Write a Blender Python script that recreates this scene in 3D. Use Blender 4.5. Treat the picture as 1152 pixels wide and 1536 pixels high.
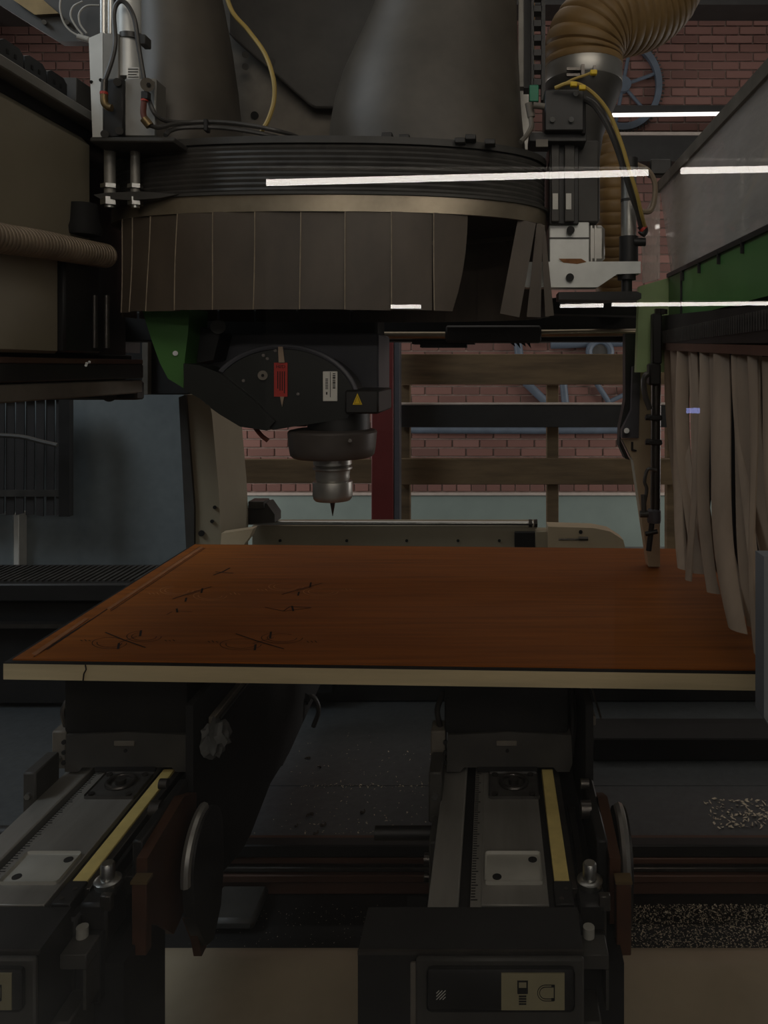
import bpy, bmesh, math, random
from mathutils import Vector, Matrix
random.seed(7)
for o in list(bpy.data.objects): bpy.data.objects.remove(o)
S = bpy.context.scene
COL = S.collection
PI = math.pi
F, CX, CY, EH = 1154.0, 740.0, 550.0, 1.40      # focal length in px, vanishing point, eye height

# ------------------------------------------------------------------ camera
cam = bpy.data.cameras.new('camera'); camo = bpy.data.objects.new('camera', cam); COL.objects.link(camo)
camo.location = (0, 0, EH); camo.rotation_euler = (PI/2, 0, 0)
cam.sensor_fit = 'HORIZONTAL'; cam.sensor_width = 36; cam.lens = 36*F/1152
cam.shift_x = -(CX-576)/1152; cam.shift_y = -(768-CY)/1152
cam.clip_start = 0.02
S.camera = camo
# ------------------------------------------------------------------ world, lights, exposure
S.view_settings.view_transform = 'Standard'; S.view_settings.look = 'None'
S.view_settings.exposure = 0.0; S.view_settings.gamma = 1.0; S.view_settings.use_curve_mapping = False
wd = bpy.data.worlds.new('hall'); S.world = wd; wd.use_nodes = True
wd.node_tree.nodes['Background'].inputs[0].default_value = (1.0, 0.93, 0.84, 1)
wd.node_tree.nodes['Background'].inputs[1].default_value = 0.028
def area(name, loc, to, sx, sy, power, col):
    l = bpy.data.lights.new(name, 'AREA'); l.shape = 'RECTANGLE'; l.size = sx; l.size_y = sy
    l.energy = power; l.color = col
    o = bpy.data.objects.new(name, l); COL.objects.link(o); o.location = loc
    o.rotation_euler = (Vector(to)-Vector(loc)).to_track_quat('-Z', 'Y').to_euler()
    return o
area('ceiling_panel_light', (-0.3, 2.6, 4.4), (-0.3, 2.6, 0), 5.0, 2.5, 22, (1.0, 0.93, 0.84))
area('back_hall_light', (0.3, 4.2, 4.9), (0.2, 6.0, 1.2), 5.0, 0.6, 11, (1.0, 0.92, 0.86))
area('back_fill_right', (3.6, 4.3, 1.25), (0.0, 6.0, 0.9), 1.4, 1.3, 36, (1.0, 0.95, 0.90))  # added fill to brighten the lower back wall, no real opening here
area('back_fill_left', (-3.7, 4.4, 1.25), (-0.6, 6.0, 0.9), 1.4, 1.3, 32, (1.0, 0.95, 0.92))  # matching fill added from the left, stands for no known source
area('front_fill', (0.5, -1.1, 3.0), (0.0, 1.2, 1.5), 2.6, 0.8, 14, (1.0, 0.90, 0.77))  # added fill from the viewer's side, apart from the mirrored tubes
area('side_window_light', (-2.6, 0.1, 3.6), (-0.4, 1.25, 1.75), 1.4, 1.2, 28, (0.84, 0.93, 1.0))

# ------------------------------------------------------------------ helpers
def lin(c):
    return tuple((v/255/12.92 if v/255 <= .04045 else ((v/255+.055)/1.055)**2.4) for v in c)
MATS = {}
def mat(name, rgb, rough=.6, metal=0., var=.25, scale=14., bump=.0, stretch=(1,1,1), spec=.5, rgb2=None):
    if name in MATS: return MATS[name]
    m = bpy.data.materials.new(name); m.use_nodes = True; n = m.node_tree.nodes; L = m.node_tree.links
    b = n['Principled BSDF']; b.inputs['Roughness'].default_value = rough; b.inputs['Metallic'].default_value = metal
    b.inputs['Specular IOR Level'].default_value = spec
    tc = n.new('ShaderNodeTexCoord'); mp = n.new('ShaderNodeMapping'); mp.inputs['Scale'].default_value = stretch
    L.new(tc.outputs['Object'], mp.inputs[0])
    nz = n.new('ShaderNodeTexNoise'); nz.inputs['Scale'].default_value = scale; nz.inputs['Detail'].default_value = 6
    nz.inputs['Roughness'].default_value = .65
    L.new(mp.outputs[0], nz.inputs[0])
    rp = n.new('ShaderNodeValToRGB'); c = lin(rgb)
    if rgb2 is None: d = tuple(v*(1-var) for v in c); e = tuple(min(1, v*(1+var)) for v in c)
    else: d = c; e = lin(rgb2)
    rp.color_ramp.elements[0].position = .33; rp.color_ramp.elements[1].position = .68
    rp.color_ramp.elements[0].color = (*d, 1); rp.color_ramp.elements[1].color = (*e, 1)
    L.new(nz.outputs[0], rp.inputs[0]); L.new(rp.outputs[0], b.inputs['Base Color'])
    if bump:
        bp = n.new('ShaderNodeBump'); bp.inputs['Strength'].default_value = bump; bp.inputs['Distance'].default_value = .004
        L.new(nz.outputs[0], bp.inputs['Height']); L.new(bp.outputs[0], b.inputs['Normal'])
    MATS[name] = m; return m
def emit(name, rgb, s):
    m = bpy.data.materials.new(name); m.use_nodes = True; n = m.node_tree.nodes
    b = n['Principled BSDF']; b.inputs['Base Color'].default_value = (.8, .8, .8, 1)
    b.inputs['Emission Color'].default_value = (*rgb, 1); b.inputs['Emission Strength'].default_value = s
    MATS[name] = m; return m
def glassmat(name, refl_ior, dust, dustcol):
    # clear sheet: what is not mirrored by the surface passes straight through, a little dust scatters
    m = bpy.data.materials.new(name); m.use_nodes = True; n = m.node_tree.nodes; L = m.node_tree.links
    n.remove(n['Principled BSDF'])
    t = n.new('ShaderNodeBsdfTransparent'); g = n.new('ShaderNodeBsdfGlossy'); g.inputs['Roughness'].default_value = 0.0
    fr = n.new('ShaderNodeFresnel'); fr.inputs[0].default_value = refl_ior
    mx = n.new('ShaderNodeMixShader'); L.new(fr.outputs[0], mx.inputs[0]); L.new(t.outputs[0], mx.inputs[1]); L.new(g.outputs[0], mx.inputs[2])
    out = n['Material Output']
    if dust > 0:
        df = n.new('ShaderNodeBsdfDiffuse'); df.inputs[0].default_value = (*dustcol, 1)
        tl = n.new('ShaderNodeBsdfTranslucent'); tl.inputs[0].default_value = (*dustcol, 1)
        md = n.new('ShaderNodeMixShader'); md.inputs[0].default_value = .5
        L.new(df.outputs[0], md.inputs[1]); L.new(tl.outputs[0], md.inputs[2])
        m2 = n.new('ShaderNodeMixShader')
        nz = n.new('ShaderNodeTexNoise'); nz.inputs['Scale'].default_value = 6; nz.inputs['Detail'].default_value = 8
        mr = n.new('ShaderNodeMapRange'); mr.inputs[1].default_value = .3; mr.inputs[2].default_value = .75
        mr.inputs[3].default_value = dust*.6; mr.inputs[4].default_value = dust*1.3
        L.new(nz.outputs[0], mr.inputs[0]); L.new(mr.outputs[0], m2.inputs[0])
        L.new(mx.outputs[0], m2.inputs[1]); L.new(md.outputs[0], m2.inputs[2]); L.new(m2.outputs[0], out.inputs[0])
    else: L.new(mx.outputs[0], out.inputs[0])
    MATS[name] = m; return m

def W(px, py, Y): return Vector(((px-CX)/F*Y, Y, EH-(py-CY)/F*Y))
def V(x, y, zr): return Vector((x, y, EH+zr))
def wloc(o):
    v = Vector((0, 0, 0))
    while o is not None: v += o.location; o = o.parent
    return v
def tag(o, label=None, cat=None, group=None, kind=None):
    if label: o['label'] = label
    if cat: o['category'] = cat
    if group: o['group'] = group
    if kind: o['kind'] = kind
    return o
def thing(name, loc, label, cat, group=None, kind=None):
    o = bpy.data.objects.new(name, None); COL.objects.link(o); o.location = loc; o.empty_display_size = .05
    return tag(o, label, cat, group, kind)
def obj(name, bm, m, parent=None, smooth=True, origin=None):
    bmesh.ops.recalc_face_normals(bm, faces=bm.faces[:])
    if parent is not None: off = wloc(parent)
    elif origin is not None: off = Vector(origin)
    else:
        xs = [v.co for v in bm.verts]
        off = Vector(((min(v.x for v in xs)+max(v.x for v in xs))/2, (min(v.y for v in xs)+max(v.y for v in xs))/2, min(v.z for v in xs)))
    for v in bm.verts: v.co -= off
    if smooth:
        for f in bm.faces: f.smooth = True
        for e in bm.edges:
            if len(e.link_faces) == 2 and e.calc_face_angle(0) > math.radians(38): e.smooth = False
    me = bpy.data.meshes.new(name); bm.to_mesh(me); bm.free()
    me.materials.append(MATS[m] if isinstance(m, str) else m)
    o = bpy.data.objects.new(name, me); COL.objects.link(o)
    if parent is not None: o.parent = parent
    else: o.location = off
    return o
def copy_tree(o, parent=None):
    c = o.copy(); COL.objects.link(c); c.parent = parent
    for ch in list(o.children): copy_tree(ch, c)
    return c
def N(): return bmesh.new()
def box(bm, lo, hi, bev=0., seg=1):
    lo = Vector(lo); hi = Vector(hi)
    r = bmesh.ops.create_cube(bm, size=1); vs = r['verts']
    for v in vs: v.co = Vector(((lo.x+hi.x)/2+v.co.x*(hi.x-lo.x), (lo.y+hi.y)/2+v.co.y*(hi.y-lo.y), (lo.z+hi.z)/2+v.co.z*(hi.z-lo.z)))
    if bev:
        es = list({e for v in vs for e in v.link_edges})
        bmesh.ops.bevel(bm, geom=es, offset=bev, segments=seg, affect='EDGES', profile=.5)
    return bm
def pbox(bm, x0, y0, x1, y1, Y, d, bev=0.):
    a = W(x0, y1, Y); b = W(x1, y0, Y); b.y = Y+d
    return box(bm, a, b, bev)
def prism(bm, pts, vec):
    a = [bm.verts.new(p) for p in pts]; b = [bm.verts.new(Vector(p)+Vector(vec)) for p in pts]
    n = len(pts); bm.faces.new(a); bm.faces.new(b[::-1])
    for i in range(n): bm.faces.new((a[i], b[i], b[(i+1) % n], a[(i+1) % n]))
    return bm
def ppoly(bm, pp, Y, d): return prism(bm, [W(x, y, Y) for x, y in pp], (0, d, 0))
def frame(t):
    t = t.normalized(); u = Vector((0, 0, 1)) if abs(t.z) < .9 else Vector((1, 0, 0))
    a = t.cross(u).normalized(); return a, t.cross(a).normalized()
def tube(bm, pts, r, seg=8, closed=False, caps=True):
    pts = [Vector(p) for p in pts]; n = len(pts); rings = []; A = None
    for i, p in enumerate(pts):
        if closed: t = pts[(i+1) % n]-pts[i-1]
        else: t = pts[min(i+1, n-1)]-pts[max(i-1, 0)]
        t.normalize()
        if A is None: A, B = frame(t)
        else:
            A = (A-t*A.dot(t)); A.normalize(); B = t.cross(A)
        rr = r(i/(n-1)) if callable(r) else r
        rings.append([bm.verts.new(p+(A*math.cos(2*PI*k/seg)+B*math.sin(2*PI*k/seg))*rr) for k in range(seg)])
    for i in range(n if closed else n-1):
        a = rings[i]; b = rings[(i+1) % n]
        for k in range(seg): bm.faces.new((a[k], a[(k+1) % seg], b[(k+1) % seg], b[k]))
    if caps and not closed: bm.faces.new(rings[0]); bm.faces.new(rings[-1][::-1])
    return bm
def cyl(bm, a, b, r, seg=16, r2=None):
    r2 = r if r2 is None else r2
    return tube(bm, [a, b], lambda t: r+(r2-r)*t, seg)
def lathe(bm, prof, c, seg=32):          # prof: (radius, z) around the vertical through c
    rings = [[bm.verts.new((c[0]+r*math.cos(2*PI*k/seg), c[1]+r*math.sin(2*PI*k/seg), z)) for k in range(seg)] for r, z in prof]
    for a, b in zip(rings, rings[1:]):
        for k in range(seg): bm.faces.new((a[k], a[(k+1) % seg], b[(k+1) % seg], b[k]))
    bm.faces.new(rings[0]); bm.faces.new(rings[-1][::-1]); return bm
def cat(pts, n=8):                       # Catmull-Rom
    pts = [Vector(p) for p in pts]; P = [pts[0]*2-pts[1]]+pts+[pts[-1]*2-pts[-2]]; out = []
    for i in range(1, len(P)-2):
        for k in range(n):
            t = k/n; a, b, c, d = P[i-1], P[i], P[i+1], P[i+2]
            out.append(.5*((2*b)+(c-a)*t+(2*a-5*b+4*c-d)*t*t+(3*b-a-3*c+d)*t**3))
    return out+[pts[-1]]
def ribhose(pts, R, pitch, depth, seg=20):
    pts = cat(pts, 40); d = [0]
    for a, b in zip(pts, pts[1:]): d.append(d[-1]+(b-a).length)
    T = d[-1]; nst = int(T/pitch*6); res = []; j = 0
    for i in range(nst+1):
        s = T*i/nst
        while j < len(d)-2 and d[j+1] < s: j += 1
        k = (s-d[j])/max(1e-9, d[j+1]-d[j]); res.append(pts[j].lerp(pts[j+1], min(1, k)))
    pat = [0, .8, .95, 1, .97, .85]
    return tube(N(), res, lambda t: R-depth*(1-pat[int(round(t*nst)) % 6]), seg)
def loft(bm, rings, seg=36):             # rings: (cx, cy, z, rx, ry)
    R = [[bm.verts.new((cx+rx*math.cos(2*PI*k/seg), cy+ry*math.sin(2*PI*k/seg), z)) for k in range(seg)] for cx, cy, z, rx, ry in rings]
    for a, b in zip(R, R[1:]):
        for k in range(seg): bm.faces.new((a[k], a[(k+1) % seg], b[(k+1) % seg], b[k]))
    bm.faces.new(R[0]); bm.faces.new(R[-1][::-1]); return bm
def hexbolt(bm, p, axis, r, h):
    p = Vector(p); axis = Vector(axis); return tube(bm, [p, p+axis*h], r, 6)
def text(name, s, size, m, parent, M):
    c = bpy.data.curves.new(name, 'FONT'); c.body = s; c.size = size; c.extrude = .0002; c.align_x = 'CENTER'; c.align_y = 'CENTER'
    t = bpy.data.objects.new(name, c); me = bpy.data.meshes.new_from_object(t); bpy.data.objects.remove(t)
    me.transform(M); me.transform(Matrix.Translation(-wloc(parent)))
    me.materials.append(MATS[m]); o = bpy.data.objects.new(name, me); COL.objects.link(o); o.parent = parent; return o

# ------------------------------------------------------------------ materials
mat('concrete', (110, 108, 104), .8, 0, .25, 6, .3)
mat('mortar', (158, 138, 128), .95, 0, .2, 20, .4)
mat('teal_paint', (134, 148, 142), .5, 0, .08, 3)
mat('white_ledge', (190, 178, 168), .6, 0, .1, 20)
mat('plaster', (130, 134, 138), .8, 0, .1, 5)
mat('beige_paint', (196, 180, 152), .24, 0, .10, 5, .03)
mat('beige_cover', (150, 141, 120), .42, 0, .10, 4, .04)
mat('blue_grey', (126, 134, 136), .5, 0, .08, 30, .08)
mat('tray_blue', (78, 82, 84), .36, 0, .14, 60, .25)
mat('grey_duct', (82, 76, 67), .5, .0, .28, 7, .06)
mat('dark_plate', (64, 62, 58), .55, 0, .3, 9, .08)
mat('lift_plate', (108, 102, 92), .6, 0, .25, 14, .1)
mat('black_metal', (30, 29, 28), .5, 0, .35, 12, .05)
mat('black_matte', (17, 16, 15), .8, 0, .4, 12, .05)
mat('black_rubber', (66, 64, 61), .42, 0, .3, 25, .1)
mat('flap_rubber', (82, 72, 61), .5, 0, .28, 9, .10, (1, 1, .5))
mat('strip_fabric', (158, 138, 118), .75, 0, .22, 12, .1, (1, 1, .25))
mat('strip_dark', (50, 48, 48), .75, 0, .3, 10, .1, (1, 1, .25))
mat('aluminium', (176, 174, 168), .38, .75, .16, 9, .03)
mat('aluminium_dull', (150, 147, 140), .5, .45, .2, 16, .05, (1, .15, 1))
mat('steel_bright', (190, 190, 186), .32, 1, .08, 12)
mat('steel_dark', (88, 84, 80), .35, .8, .25, 14)
mat('band_steel', (158, 146, 126), .3, .7, .25, 10, .03)
mat('silver_paint', (226, 228, 224), .42, .2, .12, 14, .05)
mat('tan_hose', (134, 106, 64), .55, 0, .16, 20, .03)
mat('dark_hose', (140, 124, 104), .45, .1, .2, 20)
mat('yellow_cable', (176, 150, 78), .5, 0, .1, 20)
mat('yellow_strip', (226, 204, 128), .6, 0, .12, 40)
mat('green_paint', (74, 122, 62), .42, 0, .12, 4)
mat('green_pale_lit', (172, 200, 142), .45, 0, .08, 4)  # pale green, raised further for the front light on the end face
mat('brown_plate', (74, 42, 20), .6, 0, .3, 8, .05)
mat('brown_beam', (92, 66, 54), .4, .25, .25, 10, .03, (.1, 1, 1))
mat('red_post', (112, 40, 38), .45, 0, .15, 6)
mat('timber', (112, 92, 66), .75, 0, .4, 5, .15, (.35, 1, 3))
mat('pale_wood', (198, 180, 142), .65, 0, .16, 9, .1, (.3, 1, 4))
mat('groove', (28, 14, 8), .8, 0, .3, 30)
mat('sliver_wood', (150, 96, 54), .7, 0, .2, 30)
mat('groove_light', (196, 140, 92), .7, 0, .2, 30)
mat('cream_label', (156, 148, 116), .6, 0, .06, 40)
mat('white_label', (214, 212, 204), .55, 0, .06, 40)
mat('plate_white', (178, 176, 166), .45, .1, .06, 40)
mat('red_tag', (176, 52, 44), .6, 0, .1, 30)
mat('print_black', (22, 20, 18), .7, 0, .1, 30)
mat('warn_yellow', (222, 186, 20), .5, 0, .05, 30)
mat('brass', (128, 108, 74), .4, .7, .15, 30)
mat('red_ring', (190, 60, 46), .5, 0, .1, 30)
mat('chip', (214, 202, 178), .8, 0, .35, 300)
mat('dark_chip', (62, 52, 42), .8, 0, .3, 200)
mat('lit_flap_edge', (150, 136, 116), .6, 0, .25, 60)  # pale tone painted in for light caught on the flap seams
mat('rag_grey', (92, 92, 90), .9, 0, .3, 40, .3)
mat('nose_steel', (88, 82, 78), .4, .2, .2, 14)
mat('hood_dark', (30, 32, 29), .4, 0, .25, 8)
mat('head_grey', (82, 82, 88), .5, 0, .12, 8)
mat('wheel_blue', (92, 104, 118), .5, .0, .15, 8)
mat('clear_tube', (190, 188, 180), .3, 0, .1, 30)
mat('green_clip', (30, 130, 96), .5, 0, .1, 30)
mat('rust', (138, 92, 54), .8, 0, .4, 60)
mat('terracotta_hose', (104, 52, 38), .6, 0, .2, 30)
emit('tube_glow', (1.0, .93, .85), 22.0)
emit('back_tube_glow', (1.0, .95, .88), 1.5)
emit('display_glow', (.35, .42, 1.0), 9.0)
glassmat('clear_pane', 1.34, 0.0, (.5, .5, .5))
glassmat('acrylic', 1.45, .42, (.74, .68, .64))
def brickmat():
    m = bpy.data.materials.new('brick'); m.use_nodes = True; n = m.node_tree.nodes; L = m.node_tree.links
    b = n['Principled BSDF']; b.inputs['Roughness'].default_value = .85
    oi = n.new('ShaderNodeObjectInfo'); g = n.new('ShaderNodeNewGeometry')
    ad = n.new('ShaderNodeMath'); ad.operation = 'ADD'; L.new(oi.outputs['Random'], ad.inputs[0]); L.new(g.outputs['Random Per Island'], ad.inputs[1])
    fr = n.new('ShaderNodeMath'); fr.operation = 'FRACT'; L.new(ad.outputs[0], fr.inputs[0])
    rp = n.new('ShaderNodeValToRGB'); e = rp.color_ramp.elements
    e[0].color = (*lin((128, 94, 86)), 1); e[1].color = (*lin((164, 122, 112)), 1)
    x = e.new(.5); x.color = (*lin((146, 105, 95)), 1)
    nz = n.new('ShaderNodeTexNoise'); nz.inputs['Scale'].default_value = 30; nz.inputs['Detail'].default_value = 5
    mx = n.new('ShaderNodeMixRGB'); mx.blend_type = 'MULTIPLY'; mx.inputs[0].default_value = .5
    L.new(fr.outputs[0], rp.inputs[0]); L.new(rp.outputs[0], mx.inputs[1]); L.new(nz.outputs[0], mx.inputs[2]); L.new(mx.outputs[0], b.inputs['Base Color'])
    MATS['brick'] = m
brickmat()
def veneermat():
    m = bpy.data.materials.new('veneer'); m.use_nodes = True; n = m.node_tree.nodes; L = m.node_tree.links
    b = n['Principled BSDF']; b.inputs['Roughness'].default_value = .5; b.inputs['Specular IOR Level'].default_value = .3
    tc = n.new('ShaderNodeTexCoord'); mp = n.new('ShaderNodeMapping'); mp.inputs['Scale'].default_value = (1.2, 26, 1)
    nz = n.new('ShaderNodeTexNoise'); nz.inputs['Scale'].default_value = 3.5; nz.inputs['Detail'].default_value = 9; nz.inputs['Distortion'].default_value = .25
    L.new(tc.outputs['Object'], mp.inputs[0]); L.new(mp.outputs[0], nz.inputs[0])
    rp = n.new('ShaderNodeValToRGB'); e = rp.color_ramp.elements; e[0].position = .3; e[1].position = .72
    e[0].color = (*lin((126, 70, 20)), 1); e[1].color = (*lin((160, 91, 28)), 1)
    L.new(nz.outputs[0], rp.inputs[0]); L.new(rp.outputs[0], b.inputs['Base Color']); MATS['veneer'] = m
veneermat()

# ================================================================== THE SETTING
fl = tag(obj('floor', box(N(), (-5, -16, -.1), (5, 6.3, 0)), 'concrete'), 'grey concrete workshop floor', kind='structure')
wb = thing('wall_back', (0, 6.0, 0), 'brick back wall above a teal painted base', None, kind='structure')
obj('wall_slab', box(N(), (-5, 6.008, 0), (5, 6.2, 4.9)), 'mortar', wb)
DZ = EH-190/F*6                       # top of the painted base
obj('painted_base', box(N(), (-5, 5.985, 0), (5, 6.05, DZ-.012)), 'teal_paint', wb)
obj('base_ledge', box(N(), (-5, 5.965, DZ-.012), (5, 6.05, DZ+.008), .003), 'white_ledge', wb)
BW, BH, J = .213, .0685, .011
bb = N(); box(bb, (-(BW-J)/2, -.008, -(BH-J)/2), ((BW-J)/2, .03, (BH-J)/2), .003)
brick_me = None
stuff = N(); nb = 0
Z0 = DZ+.015
def seen(px, py):
    return ((905 < px < 1165 and -5 < py < 215) or (-15 < px < 150 and 20 < py < 140) or
            (355 < px < 960 and (512 < py < 532 or 574 < py < 610 or 638 < py < 694)))
# soldier course on the ledge
hb = N(); box(hb, (-.052, -.008, -.028), (.052, .03, .028), .003)
hb_me = None
for i in range(-20, 12):
    x = i*.114
    px = CX+x/6*F
    if 355 < px < 965:
        if hb_me is None:
            o = obj('brick', hb, 'brick', wb); hb_me = o.data
        else:
            o = bpy.data.objects.new('brick', hb_me); COL.objects.link(o); o.parent = wb
        o.location = Vector((x, 6.0, Z0+.030))-wb.location if hb_me else o.location
        for v in (): pass
    else: box(stuff, (x-.052, 5.992, Z0+.002), (x+.052, 6.03, Z0+.058))
for v in hb_me.vertices: v.co += wb.location
for r in range(62):
    zc = Z0+.066+BH*(r+.5)
    if zc > 4.85: break
    for i in range(-23, 23):
        x = i*BW+(BW/2 if r % 2 else 0); px = CX+x/6*F; py = CY-(zc-EH)/6*F
        if seen(px, py) and nb < 298:
            nb += 1
            if brick_me is None:
                o = obj('brick', bb, 'brick', wb); brick_me = o.data
                for v in brick_me.vertices: v.co += wb.location
            else:
                o = bpy.data.objects.new('brick', brick_me); COL.objects.link(o); o.parent = wb
            o.location = Vector((x, 6.0+random.uniform(-.002, .002), zc))-wb.location
        else: box(stuff, (x-(BW-J)/2, 5.992, zc-(BH-J)/2), (x+(BW-J)/2, 6.03, zc+(BH-J)/2))
tag(obj('brickwork', stuff, 'brick', wb, smooth=False), kind='stuff')
tag(obj('wall_left', box(N(), (-5.2, -16, 0), (-5.0, 6.2, 4.9)), 'plaster'), 'grey plastered side wall of the hall', kind='structure')
tag(obj('wall_right', box(N(), (5.0, -16, 0), (5.2, 6.2, 4.9)), 'plaster'), 'grey plastered side wall of the hall', kind='structure')
# steel beam under the roof
b = N(); box(b, (-4.9, 5.2, EH+2.42), (4.9, 5.24, EH+2.66)); box(b, (-4.9, 5.1, EH+2.40), (4.9, 5.34, EH+2.425))
tag(obj('trim_1', b, 'black_metal'), 'dark steel beam high on the brick wall', kind='structure')
for i, y in enumerate([(0, 30)]):
    b = N(); pbox(b, -60, -40, 36, 30, 5.4, .1); tag(obj('trim_2', b, 'black_metal'), 'dark steel lintel on the brick wall', kind='structure')

# ------------------------------------------------------------------ front safety window of the machine
PY = .45
w = thing('window_1', (0, PY, .25), 'clear safety window through which the machine is seen', None, kind='structure')
obj('pane', box(N(), (-1.2, PY, .30), (1.0, PY+.002, 2.55)), 'clear_pane', w)
b = N()
for lo, hi in (((-1.26, PY-.02, .25), (-1.2, PY+.03, 2.6)), ((1.0, PY-.02, .25), (1.06, PY+.03, 2.6)), ((-1.26, PY-.02, 2.55), (1.06, PY+.03, 2.6)), ((-1.26, PY-.02, 0), (1.06, PY+.03, .30))): box(b, lo, hi)
obj('window_frame', b, 'aluminium', w)

# ================================================================== MACHINE BASE
mb = thing('machine_base', (0, 1.5, 0), 'machine bed with beige front cover, dark cross beam and blue-grey chip tray', 'machine base')
# beige front cover, long rounded top
pr = [(.62, -1.40), (.62, -1.02), (.64, -.955), (.69, -.925), (1.08, -.890), (1.13, -.885), (1.165, -.886), (1.182, -.893), (1.19, -.91), (1.195, -1.40)]
b = N(); prism(b, [V(-1.6, y, z) for y, z in pr], (2.7, 0, 0)); obj('front_cover', b, 'beige_paint', mb)
obj('chip_channel', box(N(), V(-1.6, 1.195, -1.40), V(1.1, 1.45, -.962)), 'black_metal', mb)
# cross beam with rails
obj('cross_beam', box(N(), V(-.52, 1.40, -.962), V(.9, 1.425, -.866), .003), 'brown_beam', mb)
for z0, z1, yy, m in ((-.884, -.862, 1.385, 'black_metal'), (-.9, -.889, 1.392, 'brown_beam'), (-.914, -.905, 1.39, 'steel_dark'), (-.932, -.918, 1.388, 'brown_beam')):
    obj('guide_rail', box(N(), V(-.515, yy, z0), V(.9, 1.41, z1), .002), m, mb)
b = N(); box(b, V(-.49, 1.30, -.955), V(-.405, 1.39, -.935), .006); obj('slide_foot', b, 'dark_plate', mb)
# tray
TZ = -.872
obj('chip_tray', box(N(), V(-1.7, 1.426, TZ-.03), V(1.1, 2.06, TZ)), 'tray_blue', mb)
obj('tray_seam', box(N(), V(-.7, 1.60, TZ), V(1.1, 1.606, TZ+.001)), 'tray_blue', mb)
obj('rear_rail', box(N(), V(-.9, 2.0, TZ), V(1.1, 2.10, TZ+.13), .004), 'black_metal', mb)
b = N(); box(b, V(-.56, 1.93, TZ+.05), V(-.40, 2.0, TZ+.11), .004); obj('rear_slider', b, 'black_matte', mb)
b = N(); box(b, V(.22, 1.70, TZ), V(1.1, 1.80, TZ+.05), .003); obj('tray_step', b, 'black_matte', mb)
# black energy-chain trough at the left rear
b = N(); box(b, V(-1.9, 1.96, -.86), V(-.70, 2.14, -.60), .004); obj('chain_trough', b, 'black_matte', mb)
b = N(); box(b, V(-1.9, 1.93, -.59), V(-.70, 2.12, -.545), .004); obj('trough_lid', b, 'black_metal', mb)
tl = mb.children[-1]
b = N()
for i in range(60): box(b, V(-1.68+i*.016, 1.95, -.545), V(-1.673+i*.016, 2.10, -.541))
tag(obj('lid_ribs', b, 'black_rubber', tl), kind='stuff')
obj('trough_lip', box(N(), V(-1.9, 1.925, -.655), V(-.70, 1.95, -.645)), 'steel_dark', mb)
obj('bed_block', box(N(), V(-1.6, 1.451, -1.40), V(1.1, 2.1, TZ-.031)), 'black_matte', mb)

# ------------------------------------------------------------------ chips and shavings
def chips(n, fx, z, smin, smax):
    b = N()
    for _ in range(n):
        x, y = fx(); s = random.uniform(smin, smax); a = random.uniform(0, 2*PI); t = random.uniform(-.5, .5)
        u = Vector((math.cos(a), math.sin(a), t))*s; v = Vector((-math.sin(a), math.cos(a), random.uniform(-.4, .4)))*s*random.uniform(.25, .6)
        c = V(x, y, z+abs(t)*s+s*.25)
        vs = [b.verts.new(c+k) for k in (-u, v, u, -v)]
        b.faces.new((vs[0], vs[1], vs[2])); b.faces.new((vs[0], vs[2], vs[3]))
    return b
def f_tray():
    if random.random() < .25: return (random.uniform(-.40, .12), 1.60+random.gauss(0, .004))
    return (-.45+.6*random.random()**.8, 1.435+.40*random.random()**1.6)
tag(obj('wood_chips', chips(620, f_tray, TZ, .0010, .0030), 'chip'), 'pale wood chips strewn over the blue-grey tray', 'wood chips', kind='stuff')
def f_right(): return (random.uniform(.16, .62), 1.205+.17*random.random()**.8)
tag(obj('wood_chips', chips(5200, f_right, -.962, .001, .0028), 'chip'), 'thick litter of wood chips in the dark channel below the cross beam', 'wood chips', kind='stuff')
def f_left(): return (random.uniform(-.55, -.18), 1.205+.17*random.random())
tag(obj('wood_chips', chips(260, f_left, -.962, .0007, .0016), 'chip'), 'sparse wood dust in the channel beside the round lever', 'wood chips', kind='stuff')
def f_tr2(): return (random.uniform(.42, .62), 1.45+.1*random.random())
tag(obj('wood_chips', chips(260, f_tr2, TZ, .002, .006), 'chip'), 'curled pale chips on the tray near the grey guard post', 'wood chips', kind='stuff')
for k, (px, py, s, lab) in enumerate(((463, 1224, .010, 'dark curled shaving with a bent tail on the tray'), (446, 1240, .006, 'small dark nub of wood on the tray'),
        (487, 1240, .009, 'dark forked shaving on the tray'), (476, 1252, .008, 'dark shaving lying against the cross beam'),
        (546, 1220, .008, 'dark shaving on the tray near the round stop pin'), (461, 1138, .008, 'lone dark shaving high up on the tray'), (480, 1151, .006, 'thin dark sliver behind the other shavings'))):
    Y = F*(-TZ)/(py-CY); c = W(px, py, Y); b = N(); a = random.uniform(0, PI)
    p = [c+Vector((math.cos(a+q*.5), math.sin(a+q*.5), 0))*s*(q-1.5)*.6+Vector((0, 0, s*.3+abs(q-1.5)*s*.1)) for q in range(4)]
    tube(b, p, lambda t: s*(.32-.18*t), 5); tag(obj('wood_shaving', b, 'dark_chip'), lab, 'shaving', 'dark shavings on the tray')

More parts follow.
